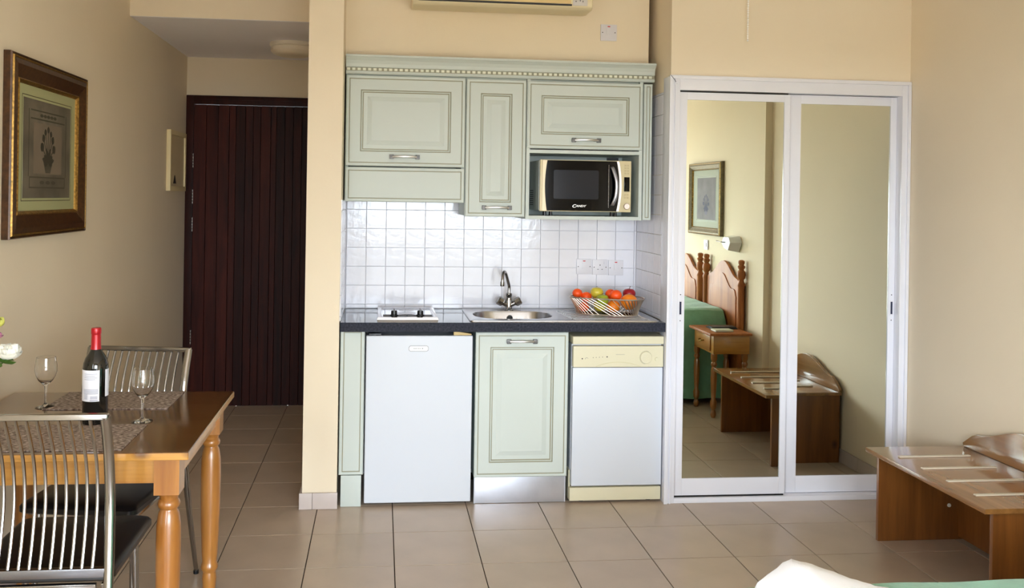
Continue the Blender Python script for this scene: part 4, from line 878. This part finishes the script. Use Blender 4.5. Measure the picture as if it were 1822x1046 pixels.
# wine glasses
M_GLASS = mat('clear_glass', (255, 255, 255), 0.0, trans=1.0, ior=1.46)
def wineglass(label, x, y, s=1.0):
    t = thing('wine_glass', label, 'wine glass', (x, y, tz), group='wine glasses')
    out = [(0, 0.0006), (0.033, 0.0006), (0.0345, 0.0018), (0.030, 0.0036), (0.012, 0.0075), (0.0052, 0.014), (0.0042, 0.030), (0.0044, 0.060), (0.0055, 0.076), (0.012, 0.084), (0.024, 0.096), (0.033, 0.112), (0.0375, 0.130), (0.0372, 0.148), (0.0345, 0.166), (0.0325, 0.180)]
    inn = [(0.0317, 0.1804), (0.0337, 0.166), (0.0363, 0.148), (0.0366, 0.130), (0.0320, 0.1125), (0.0230, 0.0975), (0.011, 0.087), (0, 0.084)]
    bm = bmesh.new(); lathe(bm, [(r * s, z * s) for r, z in out + inn], (x, y, tz), 36); obj('bowl_and_stem', bm, M_GLASS, t, smooth=True)
    return t
wineglass('empty wine glass standing in front of the chair back, next to the bottle', -0.795, 3.095)
wineglass('empty wine glass standing near the wall end of the table', -1.190, 3.315)

# flowers in a vase at the wall end of the table
vs_ = (-1.262, 2.905)
vz = thing('flower_vase', 'small vase of white rose and green buds at the wall end of the table', 'vase', (vs_[0], vs_[1], tz))
bm = bmesh.new(); lathe(bm, [(0, 0.001), (0.030, 0.001), (0.036, 0.02), (0.040, 0.06), (0.034, 0.11), (0.026, 0.14), (0.030, 0.155), (0.027, 0.155), (0.023, 0.14), (0.030, 0.11), (0, 0.03)], (vs_[0], vs_[1], tz), 28); obj('vase_body', bm, mat('vase_ceramic', (226, 226, 220), 0.25), vz, smooth=True)
M_STALK = mat('flower_stalk', (92, 124, 56), 0.55); M_LEAFG = mat('flower_leaf', (96, 128, 58), 0.5, var=(30, 0.15)); M_ROSE = mat('rose_petal', (240, 240, 230), 0.6, sheen=0.3); M_PINK = mat('pink_petal', (206, 140, 170), 0.6); M_BUD = mat('yellow_bud', (196, 196, 96), 0.6, var=(60, 0.2))
def stalk(p): 
    bm = bmesh.new(); tube(bm, smoothpath([(vs_[0], vs_[1], tz + 0.06), (vs_[0] + (p[0] - vs_[0]) * 0.25, vs_[1], tz + 0.18), p], 5), 0.0022, 6); return obj('stalk', bm, M_STALK, vz, smooth=True)
def petal(bm, c, az, tilt, L_, w_, cup):
    n, m_ = 6, 5; g = []
    for i in range(n + 1):
        t = i / n; row = []
        for j in range(m_ + 1):
            u = (j / m_ - 0.5) * 2
            ww = w_ * math.sin(PI * min(0.5, 0.12 + t * 0.55)) * (1 if t < 0.85 else 0.9)
            x = L_ * t; y = u * ww; zc_ = cup * (t - t * t * 1.1) * 2 + 0.25 * w_ * u * u
            px = x * math.cos(tilt) - zc_ * math.sin(tilt); pz = x * math.sin(tilt) + zc_ * math.cos(tilt)
            row.append(bm.verts.new((c[0] + px * math.cos(az) - y * math.sin(az), c[1] + px * math.sin(az) + y * math.cos(az), c[2] + pz)))
        g.append(row)
    for i in range(n):
        for j in range(m_): bm.faces.new((g[i][j], g[i][j + 1], g[i + 1][j + 1], g[i + 1][j]))
def flower(nm, c, R, m_, layers):
    st = stalk(c)
    for li, (cnt, tilt, sc_) in enumerate(layers):
        for k in range(cnt):
            bm = bmesh.new(); petal(bm, c, 2 * PI * k / cnt + li * 0.55, tilt, R * sc_, R * 0.62 * sc_, -R * 0.35); obj(nm, bm, m_, st, smooth=True)
rc = (-1.150, 2.895, 1.012)
flower('rose_petal', rc, 0.042, M_ROSE, [(5, 0.35, 0.9), (6, 0.75, 1.0), (5, 1.05, 1.05), (4, 1.3, 1.05), (3, 1.5, 1.0)])
flower('pink_petal', (-1.192, 2.90, 1.075), 0.020, M_PINK, [(5, 0.2, 1.0), (5, 0.7, 1.0), (3, 1.2, .9)])
flower('bud_petal', (-1.192, 2.90, 1.105), 0.034, M_BUD, [(5, 0.9, 0.9), (4, 1.2, 1.0), (3, 1.4, 1.0)])
flower('rose_petal', (-1.215, 2.86, 1.03), 0.036, M_ROSE, [(5, 0.0, 1.0), (5, 0.6, 1.0), (4, 1.1, 1.0)])
for az, z_, L_ in ((-0.3, 1.010, 0.06), (0.5, 1.012, 0.05), (-1.2, 1.0, 0.05)):
    bm = bmesh.new(); petal(bm, (-1.190, 2.897, z_), az, -0.25, L_, 0.018, -0.006); obj('leaf', bm, M_LEAFG, vz, smooth=True)

# ================================================================== LUGGAGE BENCH
bn = thing('luggage_bench', 'varnished pine luggage bench with pale strips against the wall', 'bench', (2.48, 3.44, 0))
b_x0, b_x1, b_y0, b_y1, b_z = 2.228, 2.722, 3.040, 3.848, 0.420
obj('bench_top', B(b_x0, b_x1 - 0.001, b_y0, b_y1, b_z - 0.020, b_z), M_BENCH_Y, bn, bev=0.004)
for y in (b_y0 + 0.018, b_y1 - 0.036):
    obj('side_panel', B(b_x0 + 0.045, b_x1 - 0.004, y, y + 0.018, 0.001, b_z - 0.0205), M_BENCH_Z, bn, bev=0.001)
n = 26; crest = []
for k in range(n + 1):
    t = k / n; s = abs(t - 0.5) * 2      # 0 centre, 1 end
    z = b_z + 0.075 + 0.080 * (0.5 + 0.5 * math.cos(PI * min(1, s / 0.80))) if s < 0.80 else b_z + 0.075 - (s - 0.80) / 0.20 * 0.060
    crest.append((b_y0 + (b_y1 - b_y0) * t, z))
bm = bmesh.new(); prism(bm, [(b_y0 + 0.004, b_z + 0.0005), (b_y1 - 0.004, b_z + 0.0005)] + crest[::-1], 'x', b_x1 - 0.020, b_x1 - 0.001); obj('back_board', bm, M_BENCH_Y, bn, bev=0.003)
for k in range(4):
    y = b_y0 + 0.135 + k * 0.167
    obj('luggage_strip', B(b_x0 + 0.06, b_x1 - 0.10, y, y + 0.016, b_z + 0.0003, b_z + 0.006), mat('strip_cream', (206, 196, 176), 0.3), bn, bev=0.002)
obj('back_panel', B(b_x1 - 0.060, b_x1 - 0.042, b_y0 + 0.037, b_y1 - 0.037, 0.015, b_z - 0.021), M_BENCH_Z, bn)
for y in (b_y1 - 0.0365,):
    bm = bmesh.new(); lathe(bm, [(0, 0), (0.009, 0), (0.008, 0.004), (0, 0.005)], (0, 0, 0), 14); bmesh.ops.rotate(bm, verts=bm.verts, matrix=Matrix.Rotation(PI / 2, 3, 'X')); bmesh.ops.translate(bm, verts=bm.verts, vec=(2.615, y, 0.158)); obj('screw_cap', bm, mat('cap_white', (220, 214, 200), 0.4), bn)

# ================================================================== BED CORNER (mostly seen in the mirror)
bd = thing('bed', 'bed under a green quilted spread with arched wooden headboards', 'bed', (1.7, 1.55, 0))
nx, ny = 48, 34
def bedz(x, y):
    z = 0.512
    u = max(0, min(1, (x - 2.05) / 0.30)); z += 0.195 * u * u * (3 - 2 * u)                     # pillow under the spread
    e = max(0, (y - 2.16) / 0.11); z -= (0.005 + 0.165 * max(0, min(1, (x - 2.05) / 0.35))) * min(1, e) ** 2 # falls to the side
    z += 0.004 * math.sin(x * 19 + y * 11) * math.sin(y * 15)
    return z
bm = bmesh.new(); g = []
bx0, bx1, by0, by1 = 0.74, 2.63, 0.86, 2.272
for i in range(nx + 1):
    x = bx0 + (bx1 - bx0) * i / nx; row = []
    for j in range(ny + 1):
        y = by0 + (by1 - by0) * j / ny; row.append(bm.verts.new((x, y, bedz(x, y))))
    g.append(row)
for i in range(nx):
    for j in range(ny): bm.faces.new((g[i][j], g[i + 1][j], g[i + 1][j + 1], g[i][j + 1]))
def skirt(vs, ox, oy):
    prev = vs
    for k, (dd, zz) in enumerate(((0.012, 0.46), (0.018, 0.30), (0.022, 0.12), (0.024, 0.045))):
        cur = []
        for q, v in enumerate(vs): cur.append(bm.verts.new((v.co.x + ox * (dd + 0.006 * k * math.sin(q * 0.9)), v.co.y + oy * (dd + 0.005 * k * math.sin(q * 0.8)), min(zz, v.co.z - 0.02 * (k + 1)))))
        for q in range(len(vs) - 1): bm.faces.new((prev[q], prev[q + 1], cur[q + 1], cur[q]))
        prev = cur
skirt([g[i][ny] for i in range(nx + 1)], 0, 1); skirt([g[i][0] for i in range(nx + 1)], 0, -1); skirt(g[0], -1, 0)
obj('bedspread', bm, M_GREENBED, bd, smooth=True)
obj('mattress', B(bx0 + 0.02, bx1 - 0.01, by0 + 0.02, by1 - 0.03, 0.25, 0.46), M_TOWEL, bd, bev=0.02)
obj('bed_base', B(bx0 + 0.03, bx1 - 0.01, by0 + 0.03, by1 - 0.04, 0.06, 0.25), M_HEAD, bd)
def headboard(y0, y1):
    n = 24; yc = (y0 + y1) / 2; pts = []
    for k in range(n + 1):
        t = k / n; s = abs(t - 0.5) * 2
        z = 0.955 + 0.120 * (0.5 + 0.5 * math.cos(PI * min(1, s / 0.82)))
        if s > 0.82: z = 0.955 - 0.03 * math.sin(PI * (s - 0.82) / 0.18 / 2)
        pts.append((y0 + (y1 - y0) * t, z))
    bm = bmesh.new(); prism(bm, [(y0, 0.2), (y1, 0.2)] + pts[::-1], 'x', RWB - 0.036, RWB - 0.014); o = obj('headboard_panel', bm, M_HEAD, bd, bev=0.004)
    inn = []
    for k in range(n + 1):
        t = k / n; s = abs(t - 0.5) * 2
        z = 0.875 + 0.105 * (0.5 + 0.5 * math.cos(PI * min(1, s / 0.70)))
        if s > 0.9: z -= (s - 0.9) * 0.6
        inn.append((y0 + 0.07 + (y1 - y0 - 0.14) * t, z))
    bm = bmesh.new(); prism(bm, [(y0 + 0.07, 0.35), (y1 - 0.07, 0.35)] + inn[::-1], 'x', RWB - 0.043, RWB - 0.035); obj('raised_field', bm, M_HEAD, o, bev=0.005)
    for y in (y0 - 0.012, y1 + 0.012):
        bm = bmesh.new(); lathe(bm, [(0, 0), (0.025, 0), (0.025, 0.90), (0.029, 0.91), (0.029, 0.925), (0.021, 0.94), (0.019, 0.955), (0.027, 0.965), (0.032, 0.99), (0.029, 1.015), (0.018, 1.03), (0.026, 1.045), (0.027, 1.055), (0.018, 1.065), (0.024, 1.08), (0.023, 1.095), (0.010, 1.102), (0, 1.102)], (RWB - 0.034, y, 0.001), 18)
        obj('headboard_post', bm, M_HEAD, bd, smooth=True)
headboard(1.765, 2.445); headboard(0.90, 1.600)

# towel on the foot end of the bed
bm = bmesh.new()
tw = [(0.965, 0.505), (0.985, 0.545), (1.010, 0.575), (1.045, 0.603), (1.075, 0.611), (1.115, 0.598), (1.18, 0.574), (1.25, 0.549), (1.32, 0.524), (1.38, 0.505)]
P = smoothpath([(x, 0, z) for x, z in tw], 3); rows = []
ys = [1.86, 1.90, 1.97, 2.05, 2.12, 2.175, 2.200, 2.208]; sc_ = [0.55, 0.7, 0.88, 0.97, 1.0, 0.97, 0.80, 0.30]
for y, s in zip(ys, sc_): rows.append([bm.verts.new((p_.x + 0.003 * math.sin(y * 60 + k), y + 0.004 * math.sin(k * 0.8), 0.5170 + (p_.z - 0.505) * s + 0.0015 * math.sin(k * 1.7 + y * 50))) for k, p_ in enumerate(P)])
for a, b in zip(rows, rows[1:]):
    for k in range(len(P) - 1): bm.faces.new((a[k], a[k + 1], b[k + 1], b[k]))
lo = [[bm.verts.new((v.co.x, v.co.y, 0.5165)) for v in r_] for r_ in (rows[0], rows[-1])]
for r_, l_ in ((rows[0], lo[0]), (rows[-1], lo[1])):
    for k in range(len(P) - 1): bm.faces.new((r_[k], r_[k + 1], l_[k + 1], l_[k]))
tag(obj('towel', bm, M_TOWEL, smooth=True), 'folded white terry towel on the green bedspread', 'towel')

# bedside table
ns = thing('bedside_table', 'pine bedside table with one drawer between bed and bench', 'bedside table', (2.48, 2.50, 0))
n_x0, n_x1, n_y0, n_y1, n_z = 2.318, 2.628, 2.305, 2.735, 0.602
obj('table_top', B(n_x0, n_x1 + 0.0, n_y0, n_y1, n_z - 0.018, n_z), M_HEAD, ns, bev=0.005)
obj('body', B(n_x0 + 0.035, n_x1 - 0.01, n_y0 + 0.025, n_y1 - 0.025, n_z - 0.150, n_z - 0.0185), M_PINE_X, ns, bev=0.002)
d = obj('drawer', B(n_x0 + 0.026, n_x0 + 0.036, n_y0 + 0.075, n_y1 - 0.075, n_z - 0.135, n_z - 0.030), M_PINE_Y, ns, bev=0.002)
bm = bmesh.new(); tube(bm, smoothpath([(n_x0 + 0.026, 2.48, n_z - 0.075), (n_x0 + 0.008, 2.485, n_z - 0.078), (n_x0 + 0.004, 2.5125, n_z - 0.088), (n_x0 + 0.008, 2.54, n_z - 0.078), (n_x0 + 0.026, 2.545, n_z - 0.075)], 4), 0.004, 8); obj('drawer_pull', bm, mat('brass', (150, 120, 60), 0.3, 0.9), d, smooth=True)
for x in (n_x0 + 0.048, n_x1 - 0.035):
    for y in (n_y0 + 0.045, n_y1 - 0.045):
        bm = bmesh.new(); lathe(bm, [(0, 0.0005), (0.014, 0.0005), (0.021, 0.02), (0.017, 0.045), (0.013, 0.055), (0.022, 0.075), (0.024, 0.11), (0.019, 0.125), (0.015, 0.135), (0.019, 0.20), (0.022, 0.28), (0.020, 0.34), (0.015, 0.36), (0.021, 0.372), (0.021, 0.384), (0.016, 0.395), (0.022, 0.415), (0.022, 0.452), (0, 0.452)], (x, y, 0), 16)
        obj('leg', bm, M_PINE_Z, ns, smooth=True)
bkk = thing('notebook', 'pale covered notebook on the bedside table, seen in the mirror', 'notebook', (2.44, 2.56, n_z))
obj('pages', B(2.385, 2.515, 2.575, 2.665, n_z + 0.002, n_z + 0.012), mat('page_white', (220, 216, 200), 0.7), bkk); obj('cover', B(2.383, 2.517, 2.573, 2.667, n_z + 0.0122, n_z + 0.014), mat('pale_cover', (196, 200, 178), 0.5), bkk); obj('back_cover', B(2.383, 2.517, 2.573, 2.667, n_z + 0.0004, n_z + 0.002), M_BLACK, bkk)
wl = thing('black_case', 'flat black folding case behind the notebook on the bedside table', 'case', (2.52, 2.47, n_z))
obj('lower_flap', B(2.40, 2.60, 2.43, 2.535, n_z + 0.0004, n_z + 0.009), M_LEATHER, wl, bev=0.003); obj('upper_flap', B(2.41, 2.595, 2.435, 2.53, n_z + 0.0092, n_z + 0.017), M_LEATHER, wl, bev=0.003)

# wall lamp and bed switch on the bed wall
w_l = thing('wall_lamp', 'white angular wall lamp with a small pull rod over the bed', 'wall lamp', (RWB, 2.30, 1.15))
yc, zc = 2.275, 1.217
bm = bmesh.new(); hexp = [(yc + 0.075, zc + 0.058), (yc - 0.06, zc + 0.058), (yc - 0.115, zc), (yc - 0.045, zc - 0.050), (yc + 0.06, zc - 0.066), (yc + 0.115, zc + 0.01)]
V0 = [bm.verts.new((RWB - 0.004, y, z)) for y, z in hexp]; V1 = [bm.verts.new((RWB - 0.085, yc + (y - yc) * 0.72, zc + (z - zc) * 0.78)) for y, z in hexp]
bm.faces.new(V0); bm.faces.new(V1[::-1])
for i in range(6): bm.faces.new((V0[i], V1[i], V1[(i + 1) % 6], V0[(i + 1) % 6]))
obj('shade', bm, mat('opal_glass', (222, 224, 222), 0.3), w_l, bev=0.004)
obj('back_plate', B(RWB - 0.004, RWB - 0.0005, yc - 0.05, yc + 0.05, zc - 0.035, zc + 0.035), M_STEEL, w_l)
bm = bmesh.new(); tube(bm, [(RWB - 0.083, yc - 0.01, zc + 0.006), (RWB - 0.11, yc - 0.03, zc + 0.008), (RWB - 0.12, yc - 0.10, zc + 0.012)], 0.004, 8); obj('pull_rod', bm, M_CHROME, w_l, smooth=True)
t = thing('bed_switch', 'small white switch on the wall above the headboards, seen in the mirror', 'switch', (RWB, 1.66, 1.13))
obj('cover', B(RWB - 0.010, RWB - 0.0005, 1.625, 1.705, 1.132, 1.212), M_PLATE, t, bev=0.002); obj('rocker', B(RWB - 0.014, RWB - 0.0095, 1.65, 1.68, 1.155, 1.19), M_PLATE, t, bev=0.001)
# balcony opening frame behind the camera
w1 = thing('window_1', 'white frame of the open balcony door', 'window', ((WX0 + WX1) / 2, WY, 0)); w1['kind'] = 'structure'
bm = bmesh.new()
for a in ((WX0 + 0.001, WX0 + 0.05, 0.0, WZ1 - 0.001), (WX1 - 0.05, WX1 - 0.001, 0.0, WZ1 - 0.001), (WX0 + 0.05, WX1 - 0.05, WZ1 - 0.05, WZ1 - 0.001)): box(bm, a[0], a[1], WY - 0.10, WY - 0.03, a[2], a[3])
obj('window_frame', bm, M_ALU, w1)
w2 = thing('window_2', 'white frame of the open side balcony door', 'window', (LW, (VY0 + VY1) / 2, 0)); w2['kind'] = 'structure'
bm = bmesh.new()
for a in ((VY0 + 0.001, VY0 + 0.05, 0.0, WZ1 - 0.001), (VY1 - 0.05, VY1 - 0.001, 0.0, WZ1 - 0.001), (VY0 + 0.05, VY1 - 0.05, WZ1 - 0.05, WZ1 - 0.001)): box(bm, LW - 0.10, LW - 0.03, a[0], a[1], a[2], a[3])
obj('window_frame', bm, M_ALU, w2)
